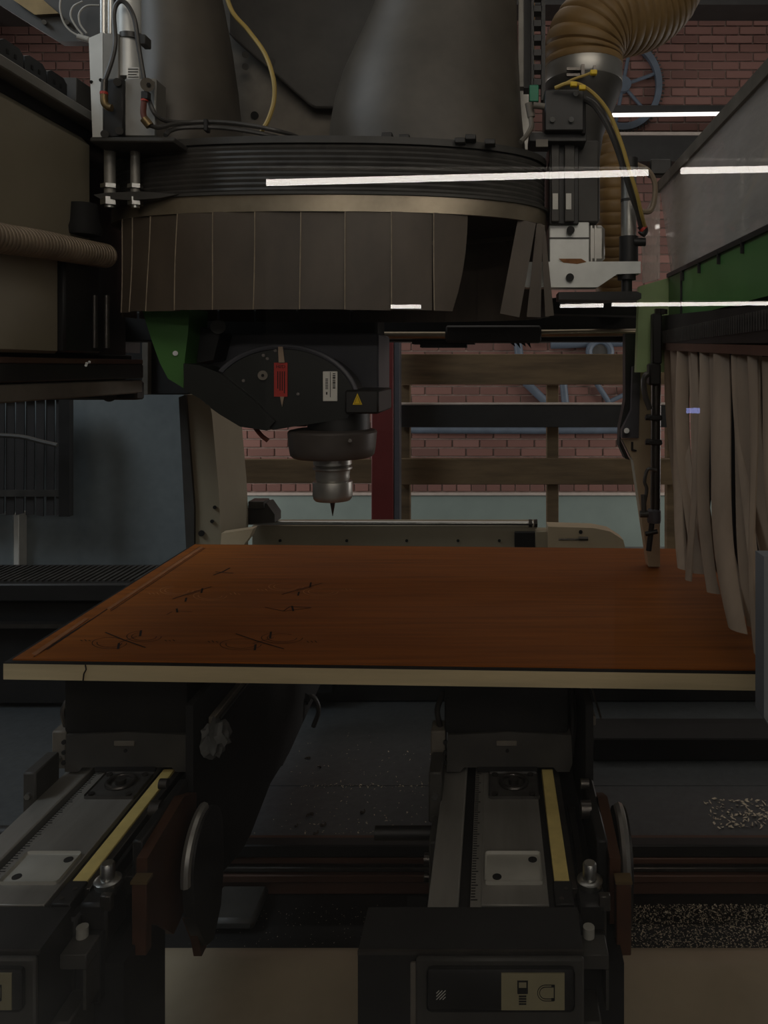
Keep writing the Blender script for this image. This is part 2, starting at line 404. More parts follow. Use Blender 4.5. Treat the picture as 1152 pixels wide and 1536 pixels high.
# ================================================================== CONSOLES (work-support beams)
CZ = -.555
cons = thing('support_console', V(0, .76, CZ-.3), 'support beam with the remote control and magnet sticker on its front', 'support beam')
obj('beam_body', box(N(), V(-.068, .79, CZ-.11), V(.092, 1.75, CZ-.012), .003), 'black_metal', cons)
obj('side_extrusion', box(N(), V(-.068, .79, CZ-.02), V(-.036, 1.75, CZ-.001), .002), 'aluminium_dull', cons)
b = N(); box(b, V(-.024, .79, CZ-.012), V(-.0125, 1.75, CZ), .0008); ru = obj('ruler', b, 'aluminium_dull', cons)
b = N()
for i in range(150): box(b, V(-.0235, .80+i*.0045, CZ), V(-.0235+(.007 if i % 5 == 0 else .0045), .8012+i*.0045, CZ+.0004))
tag(obj('tick_marks', b, 'print_black', ru), kind='stuff')
obj('top_plate', box(N(), V(-.0125, .792, CZ-.012), V(.0576, 1.75, CZ+.001), .0008), 'aluminium_dull', cons)
obj('slot_strip', box(N(), V(.0576, .792, CZ-.012), V(.066, 1.75, CZ-.006)), 'black_metal', cons)
obj('yellow_strip', box(N(), V(.066, .83, CZ-.012), V(.082, 1.06, CZ+.001), .0008), 'yellow_strip', cons)
obj('edge_strip', box(N(), V(.082, .82, CZ-.012), V(.090, 1.75, CZ-.001), .0008), 'steel_dark', cons)
b = N(); box(b, V(.064, .792, CZ-.012), V(.084, .828, CZ+.002), .001); es = obj('end_stop', b, 'black_metal', cons)
for dx, dy in ((.071, .80), (.077, .815)):
    b = N(); cyl(b, V(dx, dy, CZ+.002), V(dx, dy, CZ+.0025), .0025, 10); obj('screw', b, 'steel_dark', es)
# white plate with two holes
b = N(); box(b, V(-.0095, .822, CZ+.001), V(.0535, .874, CZ+.0025), .004, 2); lp = obj('cover_plate', b, 'plate_white', cons)
for dx, dy in ((.044, .862), (.004, .833)):
    b = N(); cyl(b, V(dx, dy, CZ+.0025), V(dx, dy, CZ+.0031), .005, 16); obj('hole', b, 'black_matte', lp)
# recessed socket with ring
b = N(); box(b, V(-.006, .985, CZ+.001), V(.060, 1.045, CZ+.004), .004, 2); so = obj('socket_plate', b, 'black_rubber', cons)
b = N(); tube(b, [V(.027+.017*math.cos(2*PI*k/24), 1.018+.017*math.sin(2*PI*k/24), CZ+.006) for k in range(24)], .003, 8, closed=True); obj('seal_ring', b, 'steel_dark', so)
b = N(); cyl(b, V(.027, 1.018, CZ+.004), V(.027, 1.018, CZ+.010), .007, 16); obj('valve', b, 'steel_dark', so)
for dx, dy in ((.002, .991), (.050, .991), (.002, 1.038), (.050, 1.038)):
    b = N(); cyl(b, V(dx, dy, CZ+.004), V(dx, dy, CZ+.006), .004, 12); obj('screw', b, 'steel_dark', so)
# front cover: sheet-metal box
b = N(); prism(b, [V(-.1295, .735, CZ-.30), V(-.1295, .735, CZ-.004), V(-.1285, .79, CZ+.0), V(-.1285, .79, CZ-.30)], (.215, 0, 0)); fc = obj('front_box', b, 'black_metal', cons)
obj('lid_edge', box(N(), V(-.1295, .7335, CZ-.006), V(.0866, .7365, CZ-.0025)), 'steel_dark', fc)
b = N(); box(b, V(-.0735, .7285, CZ-.30), V(.086, .735, CZ-.006), .002); fa = obj('fascia', b, 'dark_plate', cons)
b = N(); box(b, V(-.079, .731, CZ-.30), V(-.0735, .735, CZ-.012), .001); obj('side_lip', b, 'lift_plate', fa)
b = N(); box(b, V(-.063, .724, CZ-.053), V(.077, .7295, CZ-.012), .005, 2); bp = obj('name_panel', b, 'black_metal', cons)
b = N(); box(b, V(.0075, .7232, CZ-.050), V(.067, .7245, CZ-.0155)); lb = obj('sticker', b, 'cream_label', bp)
# icons: handheld remote and magnet
b = N(); YI = .7228
def fl2(bm, x0, z0, x1, z1): box(bm, V(x0, YI, CZ+z0+.019), V(x1, .7233, CZ+z1+.019))
for r in ((.0225, -.053, .0240, -.0415), (.0310, -.053, .0325, -.0415), (.0225, -.0425, .0325, -.041), (.0228, -.0535, .0322, -.048)): fl2(b, *r)
for i in range(4): fl2(b, .024, -.0565-.0024*i, .031, -.0551-.0024*i)
obj('remote_icon', b, 'print_black', lb)
b = N()
for R in (.0075, .0055):
    p = [V(.057, YI, CZ-.0335+R)]+[V(.049+R*math.cos(PI/2+PI*k/12), YI, CZ-.0335+R*math.sin(PI/2+PI*k/12)) for k in range(13)]+[V(.057, YI, CZ-.0335-R)]
    tube(b, p, .0003, 5)
fl2(b, .0568, -.060, .0578, -.045); fl2(b, .0545, -.0600, .0578, -.0575); fl2(b, .0545, -.0472, .0578, -.045)
obj('magnet_icon', b, 'print_black', lb)
b = N()
for k, (u0, v0, u1, v1) in enumerate(((0, 0, .0085, .0085), (0, .003, .0055, .0085), (0, .006, .0025, .0085), (.003, 0, .0085, .0055), (.006, 0, .0085, .0025))):
    tube(b, [V(-.0535+u0, .7238, CZ-.0405+v0), V(-.0535+u1, .7238, CZ-.0405+v1)], .00042, 4)
obj('hatched_logo', b, 'white_label', bp)
# right side: clamp bracket with knob, wear plate, roller, lower rails
b = N(); box(b, V(.090, .79, CZ-.10), V(.116, 1.75, CZ-.03), .002); obj('side_channel', b, 'black_matte', cons)
b = N(); box(b, V(.088, .80, CZ-.05), V(.118, .845, CZ-.004), .003); br = obj('clamp_bracket', b, 'black_metal', cons)
b = N(); lathe(b, [(.013, EH+CZ-.004), (.014, EH+CZ+.002), (.011, EH+CZ+.004), (.0075, EH+CZ+.004), (.0075, EH+CZ+.018), (.006, EH+CZ+.020), (.003, EH+CZ+.020)], (.104, .83), 20); obj('knob', b, 'steel_bright', br)
b = N(); box(b, V(.110, .80, CZ-.012), V(.122, .808, CZ+.004), .001); obj('stop_tab', b, 'steel_dark', br)
b = N(); box(b, V(.0885, .765, CZ-.045), V(.115, .80, CZ-.030), .001); box(b, V(.112, .765, CZ-.085), V(.115, .80, CZ-.045)); obj('hook_plate', b, 'dark_plate', br)
b = N(); box(b, V(.087, .75, CZ-.14), V(.106, .80, CZ-.085), .002); obj('lower_bracket', b, 'dark_plate', cons)
b = N(); cyl(b, V(.098, .79, CZ-.02), V(.098, .79, CZ-.05), .006, 12); obj('pin', b, 'plate_white', cons)
# brown wear plate
wp = [(.845, -.612), (.875, -.635), (.915, -.675), (.935, -.672), (.978, -.655), (.985, -.60), (.985, -.545), (.945, -.528), (.845, -.54)]
b = N(); prism(b, [V(.128, y, z) for y, z in wp], (.012, 0, 0)); obj('side_plate', b, 'brown_plate', cons)
b = N(); box(b, V(.132, .825, -.632), V(.148, .838, -.555), .001); ep = obj('edge_bar', b, 'brown_plate', cons)
b = N(); box(b, V(.131, .824, -.555), V(.149, .839, -.552)); obj('edge_cap', b, 'brass', ep)
# round lever: disc plate with long tail
LY, LZ = .958, -.605
pts = [V(.152, LY+.050*math.cos(a), LZ+.052*math.sin(a)) for a in [PI*k/14 for k in range(15)]]+[V(.152, .915, -.66), V(.152, .95, -.715), V(.152, .975, -.725), V(.152, 1.0, -.70), V(.152, 1.012, -.65)]
b = N(); prism(b, pts, (.014, 0, 0)); lv = obj('round_lever', b, 'black_metal', cons)
b = N(); pp = [V(.157, LY+.051*math.cos(a), LZ+.053*math.sin(a)) for a in [PI*(.45+.60*k/14) for k in range(15)]]
tube(b, pp, .0062, 8); obj('lever_rim', b, 'aluminium', lv)
b = N(); prism(b, [V(.150, .914, -.655), V(.150, .94, -.70), V(.150, .95, -.728), V(.150, .968, -.728), V(.150, .94, -.665)], (.010, 0, 0)); obj('lever_tail', b, 'brown_plate', lv)
b = N(); box(b, V(.116, .86, -.60), V(.128, .99, -.53), .002); obj('plate_spacer', b, 'black_metal', cons)
b = N(); cyl(b, V(.106, .93, -.535), V(.118, .93, -.535), .010, 16); obj('pivot', b, 'steel_dark', cons)
b = N(); cyl(b, V(.108, .95, -.515), V(.118, .95, -.515), .006, 16); obj('pivot', b, 'steel_dark', cons)
# dark hanging plate and light rail running back
hp = [(1.0, -.44), (1.0, -.70), (1.19, -.75), (1.235, -.752), (1.346, -.729), (1.469, -.738), (1.75, -.715), (1.75, -.42)]
b = N(); prism(b, [V(.120, y, z) for y, z in hp], (.010, 0, 0)); obj('hanging_plate', b, 'black_matte', cons)
b = N(); box(b, V(.131, 1.05, -.49), V(.140, 1.75, -.478), .001); obj('light_rail', b, 'lift_plate', cons)
b = N(); box(b, V(.146, 1.05, -.482), V(.148, 1.75, -.478)); obj('thin_rail', b, 'steel_dark', cons)
obj('strut', box(N(), V(.098, .88, CZ-.035), V(.108, 1.02, CZ-.028), .001), 'steel_dark', cons)
# lower pedestal
b = N(); prism(b, [V(-.10, .80, -.912), V(.122, .80, -.912), V(.136, .80, -.78), V(.136, .80, -.62), V(-.10, .80, -.62)], (0, .10, 0)); obj('pedestal', b, 'black_matte', cons)
# left side: bolted brackets, stop pin
b = N(); box(b, V(-.083, .985, CZ-.03), V(-.066, 1.04, CZ+.035), .002); lbk = obj('left_bracket', b, 'dark_plate', cons)
b = N(); hexbolt(b, V(-.075, .985, CZ+.006), (0, -1, 0), .004, .004); obj('bolt', b, 'steel_bright', lbk)
b = N(); cyl(b, V(-.152, .99, CZ-.045), V(-.075, .99, CZ-.045), .0085, 18); obj('stop_pin', b, 'black_metal', cons)
b = N(); box(b, V(-.078, .93, CZ-.10), V(-.068, 1.02, CZ-.02), .002); obj('pin_holder', b, 'dark_plate', cons)
b = N(); cyl(b, V(-.085, .945, CZ-.05), V(-.078, .945, CZ-.05), .007, 14); cyl(b, V(-.085, .945, CZ-.072), V(-.078, .945, CZ-.072), .006, 14); obj('pin_bolt', b, 'steel_dark', cons)
# second copy, 0.52 m to the left
c2 = copy_tree(cons); c2.location.x -= .52
c2['label'] = 'support beam with yellow strip beside the large orange-brown plate and pneumatic cylinder'
# extra cylinder that only the second console shows
a = W(418, 1104, 1.55); e = W(452, 1050, 1.60)
b = N(); cyl(b, a, e, .0125, 18); pc = obj('lift_cylinder', b, 'steel_dark', c2)
b = N(); d = (e-a).normalized(); cyl(b, e, e+d*.012, .017, 16); obj('cylinder_cap', b, 'black_metal', pc)
b = N(); cyl(b, a-d*.012, a, .016, 16); obj('cylinder_cap', b, 'black_metal', pc)
b = N(); box(b, W(408, 1150, 1.5), W(424, 1128, 1.5)+Vector((0, .03, 0)), .002); obj('sensor_block', b, 'dark_plate', c2)
b = N(); tube(b, cat([W(470, 1090, 1.6), W(478, 1065, 1.6), W(470, 1045, 1.6), W(458, 1050, 1.6)]), .005, 8); obj('hose_loop', b, 'black_rubber', c2)
# cleaning rag caught between the rails
b = N(); r = bmesh.ops.create_icosphere(b, subdivisions=3, radius=.03)
for v in r['verts']:
    n = v.co.normalized(); v.co = Vector((n.x*.016, n.y*.022, n.z*.022))*(1+.22*math.sin(9*n.x+4*n.z)+.15*math.sin(13*n.y)); v.co += W(312, 1106, 1.03)+Vector((.0105, -.002, 0))
tag(obj('cleaning_rag', b, 'rag_grey'), 'crumpled grey rag caught at the end of the light rail beside a suction pod', 'rag')

# ------------------------------------------------------------------ suction pods
def pod(dx, label):
    t = thing('suction_pod', V(dx, 1.03, CZ+.003), label, 'suction pod')
    z = CZ+.003
    b = N(); box(b, V(dx-.067, 1.05, z+.05), V(dx+.103, 1.24, -.4065), .006, 2); bd = obj('rubber_block', b, 'black_matte', t)
    b = N(); prism(b, [V(dx-.064, 1.048, z), V(dx-.045, 1.048, z-.0), V(dx-.040, 1.048, z+.006), V(dx+.082, 1.048, z+.006), V(dx+.087, 1.048, z), V(dx+.104, 1.048, z), V(dx+.108, 1.048, z+.012), V(dx+.106, 1.048, z+.05), V(dx+.02, 1.048, z+.054), V(dx-.062, 1.048, z+.05)], (0, .19, 0))
    bs = obj('base_plate', b, 'dark_plate', t)
    b = N(); box(b, V(dx-.022, 1.0465, z+.001), V(dx+.060, 1.0485, z+.007)); obj('slot', b, 'black_matte', bs)
    b = N(); box(b, V(dx+.004, 1.0455, z+.036), V(dx+.032, 1.048, z+.043), .0008); obj('plate_tab', b, 'lift_plate', bs)
    b = N(); cyl(b, V(dx+.019, 1.047, z+.029), V(dx+.019, 1.049, z+.029), .0025, 12); obj('hole', b, 'black_matte', bs)
    b = N(); box(b, V(dx-.086, 1.055, z+.0), V(dx-.066, 1.09, z+.052), .002); sb = obj('side_bracket', b, 'lift_plate', t)
    b = N(); hexbolt(b, V(dx-.076, 1.055, z+.016), (0, -1, 0), .004, .004); obj('bolt', b, 'steel_bright', sb)
    b = N()
    for q in range(3): cyl(b, V(dx-.0655, 1.0475, z+.012+q*.014), V(dx-.0655, 1.05, z+.012+q*.014), .003, 10)
    obj('rivets', b, 'black_matte', bs)
    b = N(); tube(b, cat([V(dx-.074, 1.07, z+.052), V(dx-.078, 1.07, z+.075), V(dx-.070, 1.08, z+.095)]), .004, 8); obj('air_fitting', b, 'steel_dark', t)
    b = N(); tube(b, cat([V(dx+.108, 1.07, z+.01), V(dx+.1135, 1.09, z+.06), V(dx+.108, 1.12, z+.115), V(dx+.111, 1.16, z+.13)]), .005, 8); obj('air_hose', b, 'black_metal', t)
    return t
pod(0, 'black suction pod under the panel on the beam with the stop pin')
pod(-.52, 'black suction pod under the panel beside the dark blue-grey tray corner')

# ================================================================== WOOD PANEL
BZ = -.383
def B(px, py, dz=0.):
    Y = F*(-BZ)/(py-CY); return Vector(((px-CX)/F*Y, Y, EH+BZ+dz))
FLc, FRc, BLc, BRc = B(5, 992), B(1140, 1008), B(290, 815), B(1040, 822)
u = (FRc-FLc).normalized(); FRc = FLc+u*1.22; BRc = BLc+(BRc-BLc).normalized()*1.22
panel = thing('veneered_board', (FLc+BRc)/2+Vector((0, 0, -.022)), 'brown veneered panel with pale edge and scratched ornaments on black pods', 'wood panel')
ZB = Vector((0, 0, -.0235))
b = N(); prism(b, [p+Vector((0, 0, -.003)) for p in (FLc, FRc, BRc, BLc)], (0, 0, -.0205)); core = obj('pale_core', b, 'pale_wood', panel)
iv = Vector((0, 0, 0)); ix = Vector((0, 0, 0))
b = N(); prism(b, [FLc+iv+ix+Vector((0, 0, -.003)), FRc+iv+Vector((0, 0, -.003)), BRc-iv+Vector((0, 0, -.003)), BLc-iv+ix+Vector((0, 0, -.003))], (0, 0, .0012)); obj('dark_layer', b, 'black_matte', panel)
iv = Vector((0, .008, 0)); ix = Vector((.007, 0, 0))
b = N(); prism(b, [FLc+iv+ix+Vector((0, 0, -.0018)), FRc+iv+Vector((0, 0, -.0018)), BRc-iv+Vector((0, 0, -.0018)), BLc-iv+ix+Vector((0, 0, -.0018))], (0, 0, .0018)); obj('veneer', b, 'veneer', panel)
# crack in the pale edge
b = N(); c = FLc+u*.107
tube(b, [c+Vector((.002, -.0004, -.003)), c+Vector((.003, -.0004, -.009)), c+Vector((0, -.0004, -.0145)), c+Vector((-.001, -.0004, -.0235))], .0010, 5); obj('crack', b, 'groove', core)
def ribbon(bm, pts, w):
    pts = [Vector(p) for p in pts]
    for p, q in zip(pts, pts[1:]):
        d = (q-p); d.z = 0
        if d.length < 1e-6: continue
        n = Vector((-d.y, d.x, 0)).normalized()*w/2
        vs = [bm.verts.new(k) for k in (p-n, q-n, q+n, p+n)]; bm.faces.new(vs)
    return bm
dz = .0004
# detached edge strips
b = N(); prism(b, [B(161, 914), B(165, 915), B(305, 822), B(300, 821)], (0, 0, .0016)); obj('edge_sliver', b, 'sliver_wood', panel)
b = N(); prism(b, [B(48, 982), B(54, 984), B(133, 929), B(127, 929)], (0, 0, .0016)); obj('edge_sliver', b, 'sliver_wood', panel)
b = N(); ribbon(b, [B(70, 975, dz), B(300, 820, dz)], .002); obj('saw_line', b, 'groove', panel)
b = N(); ribbon(b, [B(166, 917, dz), B(308, 822, dz)], .0015); obj('saw_line', b, 'groove', panel)
b = N(); ribbon(b, [B(50, 986, dz), B(136, 930, dz)], .0015); obj('saw_line', b, 'groove', panel)
def orn(cx, cy, L, H, light, dashes, flip=1):
    b = N(); b2 = N()
    for sg in (-1, 1):
        for rr in (1, .72):
            p = [B(cx+sg*L*.5+L*.5*rr*math.cos(a), cy-flip*sg*H*.25+H*.42*rr*math.sin(a), dz) for a in [2*PI*k/22 for k in range(random.randint(13, 20))]]
            ribbon(b, p, .0010)
    ribbon(b2, [B(cx-L*.62, cy-H*.55*flip, dz*1.5), B(cx-L*.1, cy, dz*1.5), B(cx+L*.55, cy+H*.6*flip, dz*1.5)], .0022)
    ribbon(b2, [B(cx-L*.2, cy+H*.2, dz*1.5), B(cx+L*.3, cy-H*.25, dz*1.5)], .0014)
    for dx, dy, l in dashes: ribbon(b2, [B(cx+dx, cy+dy, dz*1.5), B(cx+dx+1.5, cy+dy-l, dz*1.5)], .0030)
    for q in (-1, 1):
        for k in range(3): ribbon(b, [B(cx+q*(L*1.1+k*6), cy+random.uniform(-1, 1), dz), B(cx+q*(L*1.1+k*6)+3, cy+2, dz)], .0012)
    o = obj('scratched_ornament', b, 'groove_light' if light else 'groove', panel); obj('dark_stroke', b2, 'groove', o)
orn(190, 960, 52, 20, False, ((-13, 14, 9), (20, -5, 9)))
orn(392, 962, 62, 20, False, ((-10, 14, 9), (13, -4, 10)))
orn(290, 890, 50, 16, True, ((-12, 13, 6), (12, 0, 7)), -1)
orn(455, 884, 52, 15, True, ((-8, 10, 6), (10, -3, 7)), -1)
b = N(); ribbon(b, [B(320, 863, dz), B(334, 858, dz), B(345, 852, dz)], .004); ribbon(b, [B(323, 858, dz), B(350, 860, dz)], .003); obj('scratched_ornament', b, 'groove', panel)
b = N(); ribbon(b, [B(397, 911, dz), B(425, 917, dz), B(435, 910, dz), B(467, 912, dz), B(425, 917, dz)], .0018); ribbon(b, [B(440, 917, dz), B(438, 909, dz)], .003); obj('scratched_ornament', b, 'groove', panel)
b = N(); ribbon(b, [B(266, 919, dz), B(265, 913, dz)], .003); ribbon(b, [B(250, 922, dz), B(258, 918, dz)], .0014); ribbon(b, [B(266, 917, dz), B(288, 918, dz)], .001); obj('scratched_ornament', b, 'groove', panel)

# ================================================================== EXTRACTION HOOD of the milling head
HX, HY, RX, RY = -.266, 1.28, .352, .16
def hpt(th, z, s=1., out=0.):
    ex = 2/2.4
    c, si = math.cos(th), math.sin(th)
    return Vector((HX+(RX*s+out)*math.copysign(abs(c)**ex, c), HY+(RY*s+out)*math.copysign(abs(si)**ex, si), EH+z))
hood = thing('extraction_hood', (HX, HY, EH+.08), 'oval grey dust hood with ribbed bellows and a curtain of hanging rubber flaps', 'dust hood')
SEG = 72; TH = [2*PI*k/SEG for k in range(SEG)]
def slab(bm, z0, z1, s=1., out=0.):
    return prism(bm, [hpt(t, z0, s, out) for t in TH], (0, 0, z1-z0))
obj('top_plate', slab(N(), .326, .336, 1., .002), 'dark_plate', hood)
obj('inner_shell', slab(N(), .232, .327, .97, -.004), 'black_matte', hood)
for k in range(9):
    b = N(); tube(b, [hpt(t, .2585+k*.0078, 1., -.006) for t in TH], .0052, 8, closed=True); obj('bellows_rib', b, 'black_rubber', hood)
b = N(); pts_o = [hpt(t, .226, 1., .001) for t in TH]
def ringwall(bm, z0, z1, o0, o1):
    A = [[bm.verts.new(hpt(t, z, 1., o)) for t in TH] for z, o in ((z0, o0), (z1, o0), (z1, o1), (z0, o1))]
    for i in range(4):
        p, q = A[i], A[(i+1) % 4]
        for k in range(SEG): bm.faces.new((p[k], p[(k+1) % SEG], q[(k+1) % SEG], q[k]))
    return bm
obj('steel_band', ringwall(N(), .226, .2505, .002, -.004), 'band_steel', hood)
obj('rib_flange', ringwall(N(), .2505, .2545, .006, -.004), 'dark_plate', hood)
# rubber flaps: boundaries found along the front of the hood
ths = [PI+PI*k/2000 for k in range(2001)]
pxs = [CX+F*hpt(t, 0).x/hpt(t, 0).y for t in ths]
def th_at(px):
    i = min(range(len(pxs)), key=lambda k: abs(pxs[k]-px)); return ths[i]
def flap(t0, t1, shear0=0., shear1=0., out=.004, zb=.083, nx=5, nz=5, zt=.2265):
    b = N(); G = []
    for side in (0, .0022):
        g = []
        for j in range(nz+1):
            v = j/nz; row = []
            for i in range(nx+1):
                uu = i/nx; t = t0+(t1-t0)*uu+(shear0*(1-uu)+shear1*uu)*v*v
                row.append(b.verts.new(hpt(t, zt+(zb-zt)*v, 1., -side-.002+(out+.006*(1-uu))*(.45+.55*v)+.0015*math.sin(3*v+t*9))))
            g.append(row)
        G.append(g)
    for g in G:
        for j in range(nz):
            for i in range(nx): b.faces.new((g[j][i], g[j][i+1], g[j+1][i+1], g[j+1][i]))
    a, c = G
    for j in range(nz):
        for i in (0, nx): b.faces.new((a[j][i], a[j+1][i], c[j+1][i], c[j][i]))
    for i in range(nx):
        for j in (0, nz): b.faces.new((a[j][i], a[j][i+1], c[j][i+1], c[j][i]))
    return b
bd = [186, 200, 225, 267, 320, 382, 449, 516, 585, 648, 703]
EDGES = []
for i, (p, q) in enumerate(zip(bd, bd[1:])):
    last = i == len(bd)-2
    fo_ = obj('rubber_flap', flap(th_at(p)+.004, th_at(q)+(.0 if last else .004), 0, -.09 if last else 0, .001+.001*(i % 2), .083+random.uniform(-.001, .001)), 'flap_rubber', hood)
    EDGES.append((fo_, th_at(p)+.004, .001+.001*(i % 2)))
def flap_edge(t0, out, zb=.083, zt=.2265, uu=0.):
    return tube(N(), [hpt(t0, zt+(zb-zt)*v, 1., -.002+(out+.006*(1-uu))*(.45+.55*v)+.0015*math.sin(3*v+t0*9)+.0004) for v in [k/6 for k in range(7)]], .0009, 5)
nbk = 14
for i in range(nbk):
    t0 = PI*i/nbk; obj('rubber_flap', flap(t0+.003, t0+PI/nbk-.003, 0, 0, .003, .083, 4, 3), 'flap_rubber', hood)
for pts, Y in (([(777, 328), (804, 335), (779, 476), (750, 470)], 1.190), ([(805, 335), (814, 336), (811, 476), (790, 475)], 1.215), ([(811, 337), (817, 338), (831, 473), (818, 475)], 1.228)):
    b = N(); ppoly(b, pts, Y, .0025); obj('loose_flap', b, 'flap_rubber', hood)
for fo_, t0, o_ in EDGES: obj('lit_flap_edge', flap_edge(t0, o_), 'lit_flap_edge', fo_)  # thin pale tubes stand in for the light along flap edges
# ducts that rise from the hood
def duct(L, R, ys, ry, cy, name):
    r = []
    for (xl, xr, y, yy) in zip(L, R, ys, ry):
        Y = cy; z = EH+(CY-y)/F*Y
        r.append((((xl+xr)/2-CX)/F*Y, cy, z, (xr-xl)/2/F*Y, yy))
    b = N(); loft(b, r, 48); return obj(name, b, 'grey_duct', hood)
duct([600, 590, 576, 566, 552, 533, 515, 503, 497, 495, 497], [770, 772, 773, 775, 776, 777, 779, 781, 784, 787, 789], [-420, -160, -30, 0, 35, 75, 115, 155, 190, 215, 243], [.085]*4+[.09, .095, .105, .112, .118, .12, .122], 1.27, 'exhaust_duct')
duct([206, 206, 207, 208, 208, 207, 205], [312, 325, 333, 344, 352, 357, 360], [-420, -30, 10, 70, 130, 190, 243], [.08, .08, .085, .09, .1, .11, .115], 1.27, 'exhaust_duct')
# lifting plate between the ducts
b = N(); ppoly(b, [(330, -420), (600, -420), (600, 240), (330, 240)], 1.40, .02); obj('lift_plate', b, 'lift_plate', hood)
b = N(); ppoly(b, [(352, -420), (600, -420), (600, 160), (474, 160), (466, 157), (345, 52), (345, -420)], 1.375, .02); cp = obj('cover_plate', b, 'dark_plate', hood)
b = N(); tube(b, [W(345, 50, 1.374), W(466, 157, 1.374), W(474, 161, 1.374), W(520, 161, 1.374)], .0025, 6); obj('plate_edge', b, 'black_rubber', cp)
for p in ((408, 92), (368, 82), (368, 100)):
    b = N(); cyl(b, W(p[0], p[1], 1.372), W(p[0], p[1], 1.38), .006, 14); obj('bolt', b, 'black_rubber', cp)
b = N(); cyl(b, W(382, 173, 1.396), W(382, 173, 1.40), .007, 16); obj('hole', b, 'black_matte', cp)
for x, y in ((580, 200), (606, 203), (690, 208), (706, 203), (735, 210)):
    b = N(); pbox(b, x-8, y-2, x+8, y+6, 1.13, .02, .001); obj('clip', b, 'black_metal', hood)
# mount plates, rods and nuts at the left end
b = N(); box(b, W(134, 213, 1.09), W(262, 205, 1.09)+Vector((0, .16, 0)), .002); mp = obj('mount_plate', b, 'dark_plate', hood)
b = N(); ppoly(b, [(140, 292), (160, 289), (210, 287), (268, 291), (240, 297), (200, 300), (150, 298)], 1.13, .06); lp = obj('lower_bracket', b, 'dark_plate', hood)
for x, r in ((165, .0082), (203, .0068)):
    b = N(); cyl(b, W(x, 215, 1.14), W(x, 292, 1.14), r, 18); obj('rod', b, 'aluminium_dull', hood)
    b = N(); hexbolt(b, W(x, 283, 1.14), (0, 0, 1), r*1.6, .006); obj('nut', b, 'steel_bright', lp)
    b = N(); hexbolt(b, W(x, 308, 1.14), (0, 0, 1), r*1.6, .011); cyl(b, W(x, 312, 1.14), W(x, 306, 1.14), r*.9, 12); obj('nut', b, 'steel_bright', lp)
# lift cylinder group
b = N(); prism(b, [W(133, 57, 1.10), W(154, 48, 1.10), W(154, 212, 1.10), W(139, 214, 1.10)], (0, .02, 0)); obj('guide_block', b, 'silver_paint', hood)
gb = hood.children[-1]
b = N(); pbox(b, 154, 50, 178, 205, 1.10, .03, .001); obj('guide_side', b, 'aluminium_dull', hood)
for x, y in ((137, 123), (151, 120)):
    b = N(); cyl(b, W(x, y, 1.099), W(x, y, 1.101), .0025, 10); obj('hole', b, 'black_matte', gb)
for x, r in ((156, .006), (166, .0045)):
    b = N(); cyl(b, W(x, 52, 1.115), W(x, -300, 1.115), r, 16); obj('guide_rod', b, 'steel_bright', hood)
b = N(); cyl(b, W(194, 119, 1.12), W(191, -300, 1.12), .0165, 28); cy = obj('air_cylinder', b, 'silver_paint', hood)
b = N(); cyl(b, W(198, 62, 1.119), W(198, 54, 1.119), .0182, 28); obj('strap', b, 'black_rubber', cy)
b = N(); pbox(b, 208, 51, 218, 66, 1.105, .02, .001); obj('strap_clip', b, 'dark_plate', cy)
b = N(); pbox(b, 190, 101, 209, 118, 1.1045, .001); st = obj('print_sticker', b, 'white_label', cy)
b = N()
for q in range(4): pbox(b, 192, 103+q*4, 192+random.randint(9, 16), 104.2+q*4, 1.1040, .0004)
obj('print_lines', b, 'print_black', st)
b = N(); pbox(b, 186, 117, 234, 205, 1.10, .035, .002); obj('cylinder_block', b, 'aluminium', hood)
b = N(); pbox(b, 153, 117, 186, 207, 1.095, .03, .003); eb = obj('end_block', b, 'black_metal', hood)
for x, y in ((176, 123), (179, 196), (157, 201)):
    b = N(); cyl(b, W(x, y, 1.089), W(x, y, 1.096), .0055, 14); obj('bolt', b, 'black_rubber', eb)
b = N(); tube(b, [W(157, 120, 1.085), W(156, 138, 1.085)], .0045, 12); f1 = obj('air_fitting', b, 'steel_dark', hood)
b = N(); cyl(b, W(156, 138, 1.085), W(156, 142, 1.085), .0055, 12); obj('red_ring', b, 'red_ring', f1)
b = N(); tube(b, cat([W(156, 142, 1.085), W(157, 155, 1.085), W(163, 161, 1.085), W(168, 162, 1.085)], 5), .0052, 12); obj('brass_elbow', b, 'brass', f1)
b = N(); cyl(b, W(221, 127, 1.070), W(221, 127, 1.086), .0092, 20); cyl(b, W(229, 124, 1.085), W(229, 124, 1.102), .0028, 10); f2 = obj('flow_valve', b, 'lift_plate', hood)
b = N(); cyl(b, W(223, 127, 1.069), W(223, 127, 1.071), .003, 6); obj('hex_socket', b, 'black_matte', f2)
b = N(); pbox(b, 211, 136, 222, 148, 1.073, .01, .001); obj('valve_foot', b, 'black_metal', f2)
b = N(); cyl(b, W(217, 148, 1.078), W(217, 152, 1.078), .005, 12); obj('red_ring', b, 'red_ring', f2)
b = N(); tube(b, cat([W(216, 152, 1.078), W(215, 170, 1.078), W(219, 182, 1.078)], 5), .004, 10); obj('elbow_hose', b, 'terracotta_hose', f2)
b = N(); cyl(b, W(216, 178, 1.078), W(225, 189, 1.080), .006, 12); obj('brass_elbow', b, 'brass', f2)
def cable(name, pts, r, m, label, cat_='cable', n=8):
    b = N(); tube(b, cat(pts, n), r, 8); return tag(obj(name, b, m), label, cat_)
